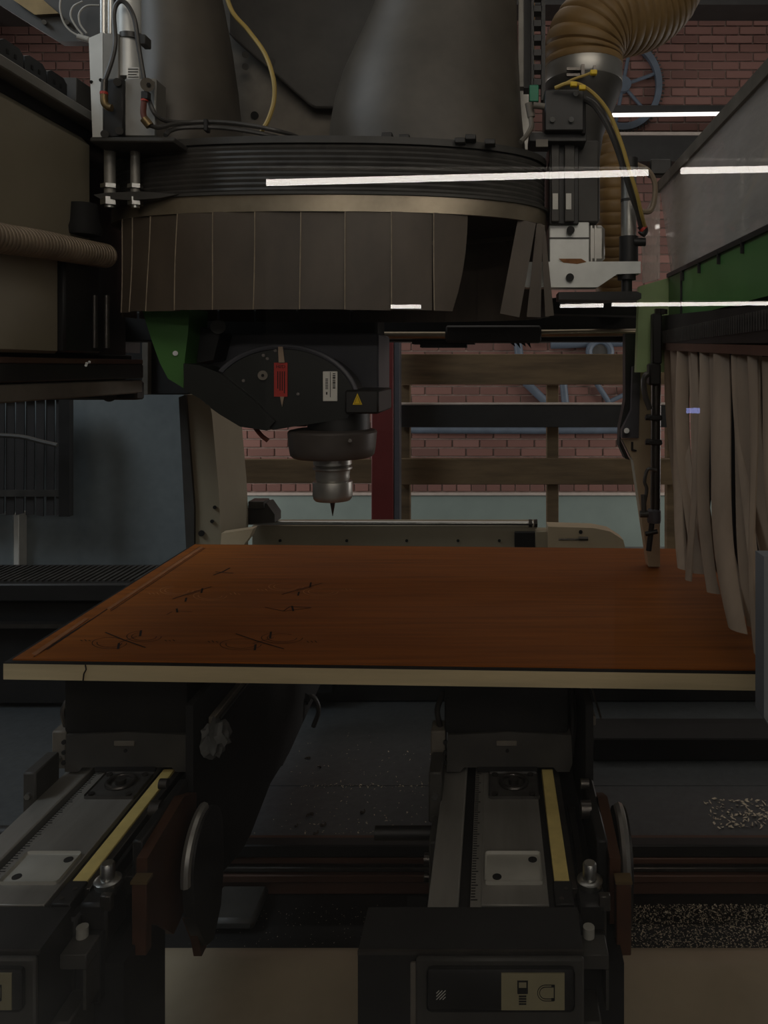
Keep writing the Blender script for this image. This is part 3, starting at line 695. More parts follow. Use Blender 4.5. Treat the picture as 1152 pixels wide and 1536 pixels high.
cable('air_line', [W(157, 122, 1.085), W(168, 90, 1.085), W(173, 62, 1.085), W(171, 20, 1.09), W(178, 3, 1.09), W(190, 6, 1.09), W(202, 30, 1.088), W(208, 70, 1.090), W(215, 112, 1.0915), W(219, 135, 1.0915), W(229, 165, 1.0915), W(241, 178, 1.100), W(254, 182, 1.114), W(268, 183.5, 1.122), W(284, 184, 1.129)], .0033, 'black_rubber', 'black air line looping over the silver cylinder', 'air line')
cable('air_line', [W(224, 188, 1.080), W(238, 191, 1.092), W(262, 186, 1.118), W(300, 183, 1.135), W(340, 184, 1.138), W(380, 189, 1.138), W(415, 196, 1.142), W(440, 203, 1.17), W(462, 213, 1.22)], .0033, 'black_rubber', 'upper black air line lying on the hood top', 'air line')
cable('air_line', [W(248, 203, 1.104), W(256, 196, 1.115), W(275, 191.5, 1.126), W(320, 191, 1.136), W(360, 195, 1.138), W(405, 203, 1.145), W(430, 210, 1.18), W(450, 219, 1.23)], .0033, 'black_rubber', 'lower black air line lying on the hood top', 'air line')
b = N(); pbox(b, 305, 178, 311, 196, 1.129, .013, .001); tag(obj('cable_tie', b, 'black_metal'), 'black cable tie around the two air lines', 'cable tie')
cable('yellow_cable', [W(318, -200, 1.20), W(330, -60, 1.18), W(345, 10, 1.17), W(372, 45, 1.17), W(397, 80, 1.16), W(410, 118, 1.15), W(411, 150, 1.15), W(403, 178, 1.15), W(392, 198, 1.15)], .0034, 'yellow_cable', 'pale yellow cable hanging down between the two ducts')

# ================================================================== SPINDLE HEAD
SY = 1.25; SX = (499-CX)/F*SY
sp = thing('spindle_head', (SX, SY, EH-.24), 'dark milling spindle head with round cover, stickers and a pointed cutter', 'spindle')
b = N(); pbox(b, 272, 462, 566, 515, 1.46, .10, .006); obj('carrier_beam', b, 'black_matte', sp)
el = [(424+108*math.cos(a), 606-82*math.sin(a)) for a in [PI*k/28 for k in range(29)]]
b = N(); ppoly(b, el+[(316, 612), (330, 622), (410, 645), (440, 640), (520, 628), (532, 612)], 1.20, .10); dc = obj('round_cover', b, 'hood_dark', sp)
b = N(); tube(b, [W(424+112*math.cos(a), 606-86*math.sin(a), 1.215) for a in [PI*k/28 for k in range(29)]], .0045, 8); obj('cover_rim', b, 'head_grey', dc)
b = N(); cyl(b, W(394, 563, 1.195), W(394, 563, 1.2), .0075, 20); wa = obj('washer', b, 'lift_plate', dc)
b = N(); cyl(b, W(394, 563, 1.193), W(394, 563, 1.196), .0025, 6); obj('hex_socket', b, 'black_matte', wa)
for x, y in ((413, 526), (401, 538), (395, 533), (365, 571), (447, 591)):
    b = N(); cyl(b, W(x, y, 1.197), W(x, y, 1.2), .0025, 10); obj('screw', b, 'steel_dark', dc)
b = N(); pbox(b, 411, 544, 431, 595, 1.197, .002); rt = obj('red_tag', b, 'red_tag', sp)
b = N(); ppoly(b, [(417, 520), (424, 520), (427, 545), (418, 545)], 1.197, .002); obj('tag_tie', b, 'strip_fabric', rt)
b = N(); ppoly(b, [(420, 595), (426, 595), (423, 610)], 1.197, .002); obj('tag_tie', b, 'strip_fabric', rt)
b = N()
for q in range(4): pbox(b, 416+q*3.3, 557, 417.3+q*3.3, 557+random.randint(22, 33), 1.1964, .0006)
obj('print_lines', b, 'print_black', rt)
text('tag_lettering', 'HSD', .0075, 'print_black', rt, Matrix.Translation(W(421, 549.5, 1.1964)) @ Matrix.Rotation(PI, 4, 'Y') @ Matrix.Rotation(PI/2, 4, 'X') @ Matrix.Scale(-1, 4, (1, 0, 0)))
b = N(); box(b, W(484, 602, 1.197), W(506, 557, 1.197)+Vector((0, .002, 0)), .0008); wl = obj('white_sticker', b, 'white_label', sp)
b = N()
for q in range(9): pbox(b, 499, 560+q*2.6, 503, 561.2+q*2.6+(q % 3)*.4, 1.1964, .0006)
for q in range(7): pbox(b, 488, 568+q*2.4, 492, 569.2+q*2.4, 1.1964, .0006)
pbox(b, 495, 558, 495.8, 596, 1.1964, .0006); pbox(b, 489, 588, 491, 592, 1.1964, .0006)
obj('barcode', b, 'print_black', wl)
# grey motor block at the right
b = N(); pbox(b, 286, 500, 568, 588, 1.33, .14, .003); obj('motor_block', b, 'head_grey', sp)
b = N(); pbox(b, 517, 585, 568, 621, 1.185, .15, .003); ab = obj('arm_block', b, 'black_metal', sp)
b = N(); ppoly(b, [(529, 607), (543, 607), (536, 590)], 1.183, .002); wt = obj('warning_triangle', b, 'warn_yellow', ab)
b = N(); tube(b, [W(531.5, 605.6, 1.1826), W(540.5, 605.6, 1.1826), W(536, 594, 1.1826)], .0004, 4, closed=True); obj('triangle_border', b, 'print_black', wt)
b = N(); pbox(b, 360, 615, 460, 640, 1.31, .08, .003); obj('lower_arm', b, 'black_metal', sp)
# spindle nose
zz = lambda y: EH-(y-CY)/F*SY
rr = lambda p: p/F*SY
b = N(); lathe(b, [(rr(46), zz(606)), (rr(46), zz(646))], (SX+.01, SY), 32); obj('spindle_neck', b, 'black_metal', sp)
b = N(); lathe(b, [(rr(55), zz(643)), (rr(64), zz(645)), (rr(66), zz(648)), (rr(64), zz(670)), (rr(62), zz(681)), (rr(58), zz(685)), (rr(30), zz(688))], (SX, SY), 40); fg = obj('nose_flange', b, 'nose_steel', sp)
b = N(); cyl(b, W(525, 661, 1.178), W(525, 661, 1.185), .003, 10); obj('screw', b, 'steel_dark', fg)
b = N(); lathe(b, [(rr(24), zz(684)), (rr(28), zz(686)), (rr(28.5), zz(696)), (rr(26), zz(698)), (rr(29), zz(700)), (rr(29), zz(703)), (rr(26), zz(705)), (rr(25), zz(712)), (rr(25.5), zz(716)), (rr(23.5), zz(722)), (rr(25), zz(723)), (rr(29), zz(724))], (SX, SY), 36); th_ = obj('tool_holder', b, 'aluminium', sp)
b = N(); lathe(b, [(rr(29), zz(721.5)), (rr(29.5), zz(723)), (rr(29.5), zz(742)), (rr(28.5), zz(747)), (rr(26), zz(750)), (rr(10), zz(751))], (SX, SY), 36); obj('collet_nut', b, 'aluminium', th_)
b = N(); lathe(b, [(rr(4), zz(749)), (rr(4), zz(754)), (rr(2.6), zz(762)), (rr(.4), zz(774))], (SX, SY), 14); obj('cutter', b, 'steel_dark', th_)
# green cover and dark arm at the left
b = N(); ppoly(b, [(212, 462), (284, 462), (282, 500), (277, 540), (275, 582), (262, 574), (252, 568), (240, 545), (229, 515)], 1.22, .08); gc = obj('green_shell', b, 'green_paint', sp)
b = N(); cyl(b, W(263, 530, 1.216), W(263, 530, 1.222), .004, 12); obj('screw', b, 'steel_bright', gc)
b = N(); ppoly(b, [(275, 545), (300, 548), (330, 560), (380, 600), (412, 632), (400, 646), (360, 640), (330, 622), (300, 598), (276, 585)], 1.19, .06); obj('swing_arm', b, 'hood_dark', sp)
b = N(); ppoly(b, [(277, 505), (300, 490), (330, 500), (320, 540), (277, 548)], 1.27, .06); obj('arm_root', b, 'black_metal', sp)
b = N(); cyl(b, W(327, 490, 1.25), W(327, 490, 1.27), .012, 18); obj('pivot_boss', b, 'dark_plate', sp)
b = N(); tube(b, cat([W(376, 626, 1.24), W(382, 640, 1.23), W(392, 653, 1.22), W(402, 661, 1.22)]), .0035, 8); obj('hose_stub', b, 'terracotta_hose', sp)

# ================================================================== CROSS RAIL behind the head
b = N(); pbox(b, 120, 468, 990, 512, 1.62, .08, .003); cr = thing('cross_rail', W(576, 512, 1.62), 'black cross beam with a dull steel pipe below the hood', 'cross beam')
obj('beam', b, 'black_matte', cr)
b = N(); cyl(b, W(380, 503, 1.60), W(668, 503, 1.60), .008, 14); obj('pipe', b, 'band_steel', cr)
b = N(); cyl(b, W(812, 500, 1.60), W(990, 498, 1.60), .008, 14); obj('pipe', b, 'band_steel', cr)
b = N(); pbox(b, 668, 488, 812, 514, 1.58, .05, .004); obj('slide_block', b, 'black_metal', cr)
b = N(); pbox(b, 618, 511, 712, 516, 1.6, .05); pbox(b, 630, 515, 700, 521, 1.6, .05); obj('sensor_foot', b, 'black_matte', cr)
b = N()
for q in range(4): ppoly(b, [(762+q*8, 511), (770+q*8, 511), (773+q*8, 520+q % 2*3), (767+q*8, 516)], 1.6, .004)
obj('toothed_strip', b, 'black_matte', cr)

# ================================================================== SLIDE UNIT right of the hood
su = thing('slide_unit', W(860, 432, 1.25), 'vertical slide with black drive box and bare aluminium blocks right of the hood', 'slide unit')
b = N()
pbox(b, 778, -300, 786, 130, 1.30, .02); obj('side_rail', b, 'aluminium_dull', su)
b = N(); pbox(b, 786, -300, 797, 132, 1.29, .03); obj('side_channel', b, 'black_metal', su)
b = N(); pbox(b, 797, -300, 801, 150, 1.24, .02); pbox(b, 812, -300, 818, 150, 1.24, .02)
y = -300
while y < 140:
    pbox(b, 800, y, 813, y+9, 1.24, .02); y += 22
obj('slotted_strip', b, 'black_metal', su)
b = N(); pbox(b, 794, 127, 808, 152, 1.235, .02, .001); obj('green_clip', b, 'green_clip', su)
b = N(); pbox(b, 779, 135, 795, 225, 1.405, .03, .001); obj('mount_tab', b, 'aluminium', su)
b = N(); pbox(b, 817, 134, 876, 196, 1.20, .06, .002); db = obj('drive_box', b, 'black_metal', su)
b = N(); pbox(b, 872, 148, 879, 200, 1.205, .05, .001); obj('box_flange', b, 'black_matte', db)
for x, yy in ((864, 140), (829, 179), (857, 179)):
    b = N(); cyl(b, W(x, yy, 1.194), W(x, yy, 1.2), .0042, 14); bo = obj('bolt', b, 'steel_bright', db)
b = N(); pbox(b, 794, 198, 880, 212, 1.215, .06, .001); obj('clamp_bar', b, 'black_metal', su)
b = N(); pbox(b, 804, 209, 822, 220, 1.213, .005); obj('brass_label', b, 'lift_plate', su)
b = N(); pbox(b, 824, 212, 868, 336, 1.24, .13, .001); obj('slide_back', b, 'black_metal', su)
for x0, x1 in ((827, 839), (847, 862)):
    b = N(); pbox(b, x0, 212, x1, 332, 1.232, .01, .001); rl = obj('slide_rail', b, 'dark_plate', su)
    b = N(); pbox(b, x0+2, 290, x0+10, 314, 1.2305, .002); obj('rail_label', b, 'white_label', rl)
b = N(); pbox(b, 864, 210, 899, 334, 1.26, .05, .003); obj('motor_housing', b, 'dark_plate', su)
b = N(); pbox(b, 824, 333, 884, 395, 1.25, .06, .0015); ub = obj('upper_block', b, 'silver_paint', su)
b = N(); pbox(b, 880, 337, 908, 393, 1.26, .05, .006); obj('ribbed_end', b, 'aluminium', ub)
for x in (886, 892): 
    b = N(); pbox(b, x, 338, x+2.5, 392, 1.257, .004); obj('rib', b, 'aluminium', ub)
b = N(); pbox(b, 824, 356, 884, 358, 1.2485, .002); obj('seam', b, 'dark_plate', ub)
b = N(); ppoly(b, [(786, 393), (961, 392), (961, 410), (926, 411), (896, 431), (786, 431)], 1.245, .03); lbk = obj('lower_block', b, 'silver_paint', su)
b = N(); ppoly(b, [(838, 388), (872, 388), (880, 393), (866, 396), (845, 394)], 1.2445, .001); obj('rust_streak', b, 'rust', lbk)
for x, yy, p in ((856, 345, ub), (855, 416, lbk)):
    b = N(); cyl(b, W(x, yy, 1.238), W(x, yy, 1.252), .0065, 16); bo = obj('bolt', b, 'black_metal', p)
b = N(); cyl(b, W(943, 356, 1.26), W(943, 252, 1.26), .0125, 24); vc = obj('valve_cylinder', b, 'aluminium', su)
b = N(); cyl(b, W(943, 303, 1.26), W(943, 299, 1.26), .0132, 24); obj('black_band', b, 'black_rubber', vc)
b = N(); cyl(b, W(943, 393, 1.26), W(943, 355, 1.26), .0155, 24); obj('cylinder_foot', b, 'black_metal', su)
b = N(); cyl(b, W(943, 252, 1.26), W(943, 238, 1.26), .015, 24); obj('cylinder_head', b, 'black_metal', su)
b = N(); cyl(b, W(940, 420, 1.26), W(940, 408, 1.26), .015, 20); cyl(b, W(940, 440, 1.26), W(940, 420, 1.26), .009, 16); obj('shaft', b, 'black_metal', su)
b = N(); ppoly(b, [(838, 438), (955, 437), (962, 440), (962, 448), (955, 451), (838, 449)], 1.235, .05); obj('foot_plate', b, 'black_metal', su)
b = N(); tube(b, cat([W(962, 338, 1.25), W(966, 346, 1.25), W(962, 352, 1.25)]), .007, 10); cyl(b, W(950, 363, 1.25), W(968, 363, 1.25), .007, 12); ft = obj('push_fitting', b, 'black_metal', su)
b = N(); cyl(b, W(963, 342, 1.248), W(966, 345, 1.248), .0076, 10); obj('red_ring', b, 'red_ring', ft)
b = N(); ppoly(b, [(786, 452), (800, 470), (980, 474), (962, 446), (840, 446)], 1.465, .06); obj('lower_carrier', b, 'black_matte', su)
# fittings with short hoses beside the duct
b = N(); cyl(b, W(793, 155, 1.20), W(797, 176, 1.20), .006, 12); cyl(b, W(800, 158, 1.19), W(817, 160, 1.19), .005, 12); obj('hose_fitting', b, 'lift_plate', su)
b = N(); tube(b, cat([W(796, 176, 1.20), W(797, 190, 1.19), W(790, 203, 1.18), W(781, 213, 1.17)]), .004, 8); obj('hose_stub', b, 'lift_plate', su)

# ------------------------------------------------------------------ extraction hose with clamp and lower duct
eh = thing('extraction_hose', W(880, 330, 1.40), 'thick tan ribbed extraction hose with steel clamp bending over the dark duct', 'hose')
obj('ribbed_hose', ribhose([W(875, 104, 1.42), W(875, 84, 1.42), W(881, 58, 1.42), W(901, 35, 1.43), W(932, 26, 1.45), W(965, 17, 1.48), W(992, -8, 1.50), W(1006, -50, 1.50), W(1010, -110, 1.50)], .073, .0165, .005, 32), 'tan_hose', eh)
b = N(); lathe(b, [(.0700, W(0, 127, 1.42).z), (.0712, W(0, 125, 1.42).z), (.0712, W(0, 100, 1.42).z), (.0700, W(0, 97, 1.42).z)], (W(875, 0, 1.42).x, 1.42), 40); cl = obj('hose_clamp', b, 'aluminium', eh)
b = N(); pbox(b, 850, 101, 875, 105, 1.342, .006); pbox(b, 850, 110, 870, 114, 1.342, .006); pbox(b, 872, 96, 877, 112, 1.338, .008); pbox(b, 890, 98, 894, 112, 1.342, .006); obj('clamp_screw', b, 'steel_dark', cl)
b = N(); c = W(875, 0, 1.42)
lathe(b, [(.071, W(0, 127, 1.42).z), (.071, W(0, 132, 1.42).z), (.066, W(0, 145, 1.42).z), (.036, W(0, 205, 1.42).z), (.030, W(0, 240, 1.42).z), (.030, W(0, 330, 1.42).z)], (c.x, 1.42), 40); obj('duct_cone', b, 'dark_plate', eh)
tag(obj('ribbed_hose', ribhose([W(918, 468, 1.62), W(918, 400, 1.58), W(918, 320, 1.54), W(916, 250, 1.54), W(902, 205, 1.57), W(880, 180, 1.6)], .034, .021, .003, 24), 'tan_hose'), 'thinner tan ribbed hose standing behind the valve cylinder', 'hose')
tag(obj('ribbed_hose', ribhose([W(790, 130, 1.46), W(790, 60, 1.46), W(790, -40, 1.46)], .016, .02, .002, 16), 'tan_hose'), 'narrow tan ribbed hose beside the slotted black strip', 'hose')
cable('earth_cable', [W(833, 132, 1.19), W(852, 125, 1.18), W(872, 128, 1.18), (W(895, 145, 1.18)), W(915, 172, 1.185), W(932, 215, 1.192), W(944, 255, 1.200), W(955, 290, 1.210), W(962, 320, 1.225), W(967, 339, 1.243)], .0032, 'yellow_cable', 'yellow-green earth cable arching right of the drive box')
cable('black_cable', [W(878, 149, 1.205), W(893, 159, 1.198), W(911, 187, 1.200), W(926, 222, 1.206), W(939, 263, 1.214), W(949, 295, 1.224), W(957, 317, 1.236), W(962, 338, 1.248)], .0052, 'black_rubber', 'thick black cable bundled with the yellow-green earth cable')
cable('yellow_cable', [W(835, 133, 1.20), W(858, 120, 1.2), W(880, 112, 1.2), W(893, 106, 1.2)], .0022, 'yellow_cable', 'short yellow cable running to the hose clamp')
cable('grey_cable', [W(953, 246, 1.26), W(972, 256, 1.26), W(982, 275, 1.26), W(981, 303, 1.26), W(974, 317, 1.26), W(957, 316, 1.256)], .0045, 'dark_hose', 'grey cable looping round the top of the valve cylinder')
for x, yy, a in ((861, 125, 'upper yellow cable marker on the earth cable'), (874, 130, 'lower yellow cable marker on the earth cable'), (891, 107, 'yellow cable marker beside the steel hose clamp')):
    b = N(); pbox(b, x-5, yy-3, x+5, yy+4, 1.172, .008, .001); tag(obj('cable_marker', b, 'warn_yellow'), a, 'cable marker', 'yellow cable markers')

# ================================================================== LEFT GANTRY BEAM
GX = -.60
ga = thing('gantry_beam', V(GX-.1, 1.0, -.05), 'long beige and dark gantry beam with silver top rail', 'gantry')
def gbar(name, x0, z0, x1, z1, m, bev=.002, y0=.48, y1=1.32, par=None):
    b = N(); box(b, V(x0, y0, z0), V(x1, y1, z1), bev); return obj(name, b, m, par or ga)
gbar('core', GX-.25, -.03, GX-.03, .36, 'black_metal')
gbar('top_rail', GX-.06, .364, GX+.003, .380, 'aluminium_dull')
gbar('top_guard', GX-.10, .378, GX-.012, .389, 'dark_plate')
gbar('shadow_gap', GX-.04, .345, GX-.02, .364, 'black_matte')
gbar('upper_cover', GX-.05, .165, GX-.008, .345, 'beige_cover', .012, .48, 1.17)
gbar('lower_cover', GX-.05, .018, GX-.004, .150, 'beige_cover', .004, .48, 1.07)
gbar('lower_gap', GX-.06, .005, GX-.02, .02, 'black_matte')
gbar('lower_rail', GX-.06, -.02, GX, .004, 'black_metal')
gbar('lower_edge', GX-.06, -.045, GX-.002, -.022, 'lift_plate')
gbar('rail_line', GX-.06, .004, GX-.001, .012, 'brown_beam', .001)
b = N(); box(b, V(GX-.03, 1.07, .02), V(-.596, 1.17, .15), .003); obj('dark_carriage', b, 'black_metal', ga)
for x in (142, 160):
    b = N(); cyl(b, W(x, 522, 1.145), W(x, 443, 1.145), .004, 12); obj('guide_pin', b, 'steel_dark', ga)
b = N(); lathe(b, [(.024, EH+.192), (.026, EH+.202), (.022, EH+.210), (.019, EH+.238)], (-.600, 1.125), 28); obj('motor_flange', b, 'black_matte', ga)
for x, y in ((129, 548), (134, 543), (130, 545)):
    b = N(); cyl(b, W(x, y, 1.12), W(x, y, 1.126), .002, 10); obj('lamp_lens', b, 'steel_bright', ga)
b = N(); pbox(b, 40, 572, 205, 600, 1.30, .03, .003); obj('end_plate', b, 'black_metal', ga)
b = N(); cyl(b, W(164, 592, 1.285), W(164, 592, 1.30), .012, 18); obj('end_bolt', b, 'dark_plate', ga)
b = N(); box(b, V(-.86, 1.30, .03), V(-.79, 1.72, .12)); obj('end_arm', b, 'black_metal', ga)
# energy chain links on top
for i in range(6):
    y0 = .81+i*.052; x0 = GX-.07; x1 = GX-.02
    b = N(); prism(b, [V(x0, y0, .389), V(x0, y0+.049, .389), V(x0, y0+.049, .410), V(x0, y0+.040, .416), V(x0, y0+.010, .416), V(x0, y0, .411)], (x1-x0, 0, 0))
    lk = obj('chain_link', b, 'black_metal', ga)
    for q in (.014, .030):
        b = N(); box(b, V(x1-.001, y0+q, .399), V(x1+.0008, y0+q+.004, .405)); obj('slot', b, 'black_matte', lk)
b = N(); box(b, V(GX-.06, 1.13, .389), V(GX-.012, 1.32, .425), .001); obj('chain_end', b, 'dark_plate', ga)
# ribbed hose on the gantry
tag(obj('ribbed_hose', ribhose([W(-60, 340, .845), W(0, 357, .914), W(60, 366, .994), W(120, 377, 1.090), W(159, 384, 1.160)], .0185, .0075, .0025, 18), 'dark_hose'), 'brown ribbed hose running along the gantry beam', 'hose')
# top bracket plate with bolts and clear air tubes
tb = thing('top_bracket', W(80, 60, 1.35), 'dark steel bracket plate with bright bolts above the energy chain', 'bracket')
b = N(); ppoly(b, [(-40, -20), (-8, -30), (10, -40), (160, -40), (160, 62), (88, 62), (36, 30), (-5, 4)], 1.35, .02); tp = obj('plate', b, 'dark_plate', tb)
for x, y in ((66, 33), (100, 33)):
    b = N(); cyl(b, W(x, y, 1.34), W(x, y, 1.352), .004, 12); obj('bolt', b, 'steel_bright', tp)
b = N(); ppoly(b, [(20, -30), (65, 0), (88, 20), (52, 22), (20, 0)], 1.34, .012); obj('brass_plate', b, 'brass', tb)
for i, pts in enumerate(([(96, -20), (90, 8), (94, 30), (104, 45), (118, 54)], [(124, 2), (110, 10), (106, 24), (114, 40), (124, 52)], [(150, 8), (130, 9), (119, 20), (120, 36), (130, 50)])):
    cable('air_tube', [W(x, y, 1.32) for x, y in pts], .0016, 'clear_tube', ('outer clear air tube curving over the dark bracket plate', 'middle clear air tube curving over the dark bracket plate', 'inner clear air tube curving over the dark bracket plate')[i], 'air tube')
b = N(); cyl(b, W(117, 55, 1.32), W(134, 60, 1.32), .005, 10); tag(obj('tube_connector', b, 'clear_tube'), 'pale connector where the clear air tubes end', 'connector')

# ================================================================== LEFT REAR: guard, column, curtain
rg = thing('rear_guard', (W(150, 0, 2.22).x, 2.22, 0), 'blue-grey sheet metal guard with white edge strip behind the machine column', 'guard')
b = N(); lo = W(-140, 590, 2.22); hi = W(300, 590, 2.22); box(b, (lo.x, 2.22, 0), (hi.x, 2.25, lo.z)); obj('guard_sheet', b, 'blue_grey', rg)
b = N(); lo = W(-80, 770, 2.19); hi = W(20, 770, 2.19); box(b, (lo.x, 2.19, 0), (hi.x, 2.22, lo.z), .003); obj('door_leaf', b, 'blue_grey', rg)
b = N(); lo = W(20, 770, 2.18); hi = W(28, 770, 2.18); box(b, (lo.x, 2.18, .5), (hi.x, 2.22, lo.z), .002); obj('white_edge', b, 'white_label', rg)
sc = thing('strip_curtain', W(40, 770, 2.1), 'dark rubber strip curtain hanging before the blue-grey guard', 'strip curtain')
obj('curtain_rail', box(N(), W(-100, 600, 2.08), W(100, 585, 2.08)+Vector((0, .04, 0))), 'black_metal', sc)
for i in range(13):
    x = -96+i*15; b = N()
    ppoly(b, [(x, 598), (x+12.5, 598), (x+12.5+random.uniform(-2, 2), 772+random.uniform(-4, 3)), (x+random.uniform(-1, 1), 773)], 2.09+.006*(i % 2), .003); obj('strip', b, 'strip_dark', sc)
b = N(); pbox(b, 88, 600, 104, 775, 2.07, .02); obj('side_post', b, 'black_metal', sc)
b = N(); pbox(b, -100, 735, 92, 745, 2.085, .004); obj('cross_strap', b, 'black_rubber', sc)
mc = thing('machine_column', W(320, 815, 1.78), 'beige tapered machine column behind the panel corner', 'column')
b = N(); ppoly(b, [(276, 592), (312, 592), (318, 622), (328, 735), (331, 793), (331, 880), (284, 880)], 1.78, .20); cb = obj('column_body', b, 'beige_cover', mc)
b = N(); ppoly(b, [(268, 596), (278, 592), (291, 760), (291, 880), (282, 880)], 1.77, .03); obj('side_seam', b, 'dark_plate', mc)
b = N(); pbox(b, 150, 455, 284, 592, 1.90, .05, .003); obj('rear_frame', b, 'black_metal', mc)
b = N(); pbox(b, 213, 470, 222, 592, 1.88, .02, .001); obj('frame_strip', b, 'lift_plate', mc)
for x, y, rx in ((302, 800, .005), (322, 761, .003), (318, 782, .003)):
    b = N(); cyl(b, W(x, y, 1.772), W(x, y, 1.785), rx*1.4, 14); obj('hole', b, 'black_matte', cb)
b = N(); ppoly(b, [(332, 800), (380, 793), (374, 806), (356, 830), (330, 830)], 1.74, .03); obj('tab', b, 'beige_paint', mc)
tag(obj('dark_tube', tube(N(), cat([W(-20, 652, 2.0), W(30, 655, 2.0), W(60, 662, 2.0), W(86, 668, 2.0)]), .006, 8), 'dark_plate'), 'thin grey tube crossing the dark strip curtain', 'tube')

# ================================================================== REAR BENCH RAIL
rb = thing('rear_bench', W(600, 830, 2.05), 'low grey bench rail with a steel rod on top behind the panel', 'bench')
b = N(); pbox(b, 378, 788, 806, 860, 2.05, .08, .002); obj('rail_body', b, 'beige_cover', rb)
b = N(); cyl(b, W(372, 784, 2.03), W(800, 785, 2.03), .0055, 14); rd = obj('steel_rod', b, 'steel_bright', rb)
for x in (793, 801):
    b = N(); cyl(b, W(x, 785, 2.03), W(x+5, 785, 2.03), .011, 6); obj('nut', b, 'steel_dark', rd)
for x in (687, 749, 420, 520, 610):
    b = N(); cyl(b, W(x, 811, 2.045), W(x, 811, 2.055), .004, 12); obj('hole', b, 'black_matte', rb)
b = N(); pbox(b, 772, 799, 803, 822, 2.03, .03, .001); obj('black_slot', b, 'black_matte', rb)
b = N(); pbox(b, 803, 797, 826, 822, 2.02, .05, .002); obj('bracket', b, 'beige_cover', rb)
b = N(); ppoly(b, [(822, 790), (890, 792), (915, 797), (935, 810), (945, 850), (822, 850)], 1.98, .06); rp_ = obj('round_plate', b, 'beige_paint', rb)
b = N(); cyl(b, W(838, 809, 1.975), W(872, 809, 1.975), .0025, 8); cyl(b, W(868, 808, 1.975), W(882, 808, 1.975), .005, 10); obj('small_tool', b, 'steel_dark', rp_)
b = N(); cyl(b, W(871, 798, 1.975), W(871, 798, 1.985), .005, 12); obj('hole', b, 'black_matte', rp_)
b = N(); ppoly(b, [(372, 758), (400, 755), (412, 772), (412, 784), (372, 786)], 2.0, .06); obj('motor', b, 'dark_plate', rb)
b = N(); pbox(b, 372, 752, 396, 764, 1.99, .05, .002); obj('motor_cap', b, 'black_rubber', rb)

# ================================================================== BACKGROUND
b = N(); pbox(b, 557, 380, 590, 805, 3.4, .12, .004); rpst = thing('red_post', W(574, 819, 3.4), 'dark red steel post in front of the brick wall', 'post')
b.free(); b = N(); lo = W(557, 0, 3.4).x; hi = W(590, 0, 3.4).x; box(b, (lo, 3.4, 0), (hi, 3.5, 2.3), .004); obj('column', b, 'red_post', rpst)
lo = W(590, 0, 3.4).x; hi = W(599, 0, 3.4).x
obj('grey_edge', box(N(), (lo, 3.41, 0), (hi, 3.48, 2.3), .002), 'head_grey', rpst)
rk = thing('timber_rack', W(770, 819, 3.7), 'rough timber slat rack with black middle rail against the brick wall', 'rack')
def plank(name, x0, y0, x1, y1, Y, d, m='timber'):
    b = N(); pbox(b, x0, y0, x1, y1, Y, d, .003); return obj(name, b, m, rk)
plank('plank', 598, 531, 1010, 577, 3.70, .03)
plank('plank', 598, 688, 1010, 727, 3.70, .03)
plank('plank', 330, 689, 560, 725, 3.70, .03)
plank('plank', 600, 577, 615, 981, 3.75, .05)
plank('plank', 820, 577, 838, 981, 3.75, .05)
for o in ((330, 577, 345, 981), (1000, 500, 1016, 981)): plank('plank', *o, 3.75, .05)
plank('black_rail', 596, 608, 1010, 641, 3.66, .06, 'black_metal')
plank('rail_edge', 596, 604.5, 1010, 607.5, 3.655, .07, 'white_ledge')
tw = thing('toothed_wheel', W(955, 200, 5.9), 'large blue-grey toothed wheel leaning high on the brick wall', 'wheel')
c = W(935, 126, 5.935)
b = N(); n = 56; R1, R2 = .285, .335
ri = [c+Vector((math.cos(2*PI*k/n)*R1*.9, 0, math.sin(2*PI*k/n)*R1*1.05)) for k in range(n)]
ro = [c+Vector((math.cos(2*PI*k/n)*R2*.9, 0, math.sin(2*PI*k/n)*R2*1.05)) for k in range(n)]
A = [[b.verts.new(p+Vector((0, d, 0))) for p in q] for q, d in ((ri, 0), (ro, 0), (ro, .048), (ri, .048))]
for i in range(4):
    p, q = A[i], A[(i+1) % 4]
    for k in range(n): b.faces.new((p[k], p[(k+1) % n], q[(k+1) % n], q[k]))
obj('rim', b, 'wheel_blue', tw)
b = N()
for k in range(72):
    a = 2*PI*k/72; p = c+Vector((math.cos(a)*R2*.9, .02, math.sin(a)*R2*1.05)); d = Vector((math.cos(a), 0, math.sin(a)))
    tube(b, [p-d*.005, p+d*.022], .007, 4)
tag(obj('teeth', b, 'dark_plate', tw), kind='stuff')
for a in (0.3, 1.35, 2.4, 3.44, 4.5, 5.5):
    b = N(); tube(b, [c+Vector((0, .025, 0)), c+Vector((math.cos(a)*.26, .025, math.sin(a)*.30))], .014, 8); obj('spoke', b, 'wheel_blue', tw)
b = N(); cyl(b, c+Vector((0, -.01, 0)), c+Vector((0, .048, 0)), .06, 24); obj('hub', b, 'wheel_blue', tw)
pf = thing('pipe_frame', W(860, 650, 5.93), 'blue-grey pipe frame with a round flange on the brick wall behind the rack', 'pipes')
def wpipe(name, pts, r): obj(name, tube(N(), [W(x, y, 5.945) for x, y in pts], r, 10), 'wheel_blue', pf)
wpipe('pipe', [(775, 500), (779, 535), (790, 575), (822, 606), (826, 650)], .035)
wpipe('pipe', [(845, 575), (848, 604)], .03)
wpipe('pipe', [(893, 572), (913, 603)], .022)
wpipe('pipe', [(913, 603), (945, 588), (975, 580)], .018)
wpipe('pipe', [(607, 645), (826, 646), (980, 645)], .028)
wpipe('pipe', [(826, 516), (880, 514), (945, 512)], .04)
c = W(900, 528, 5.91)
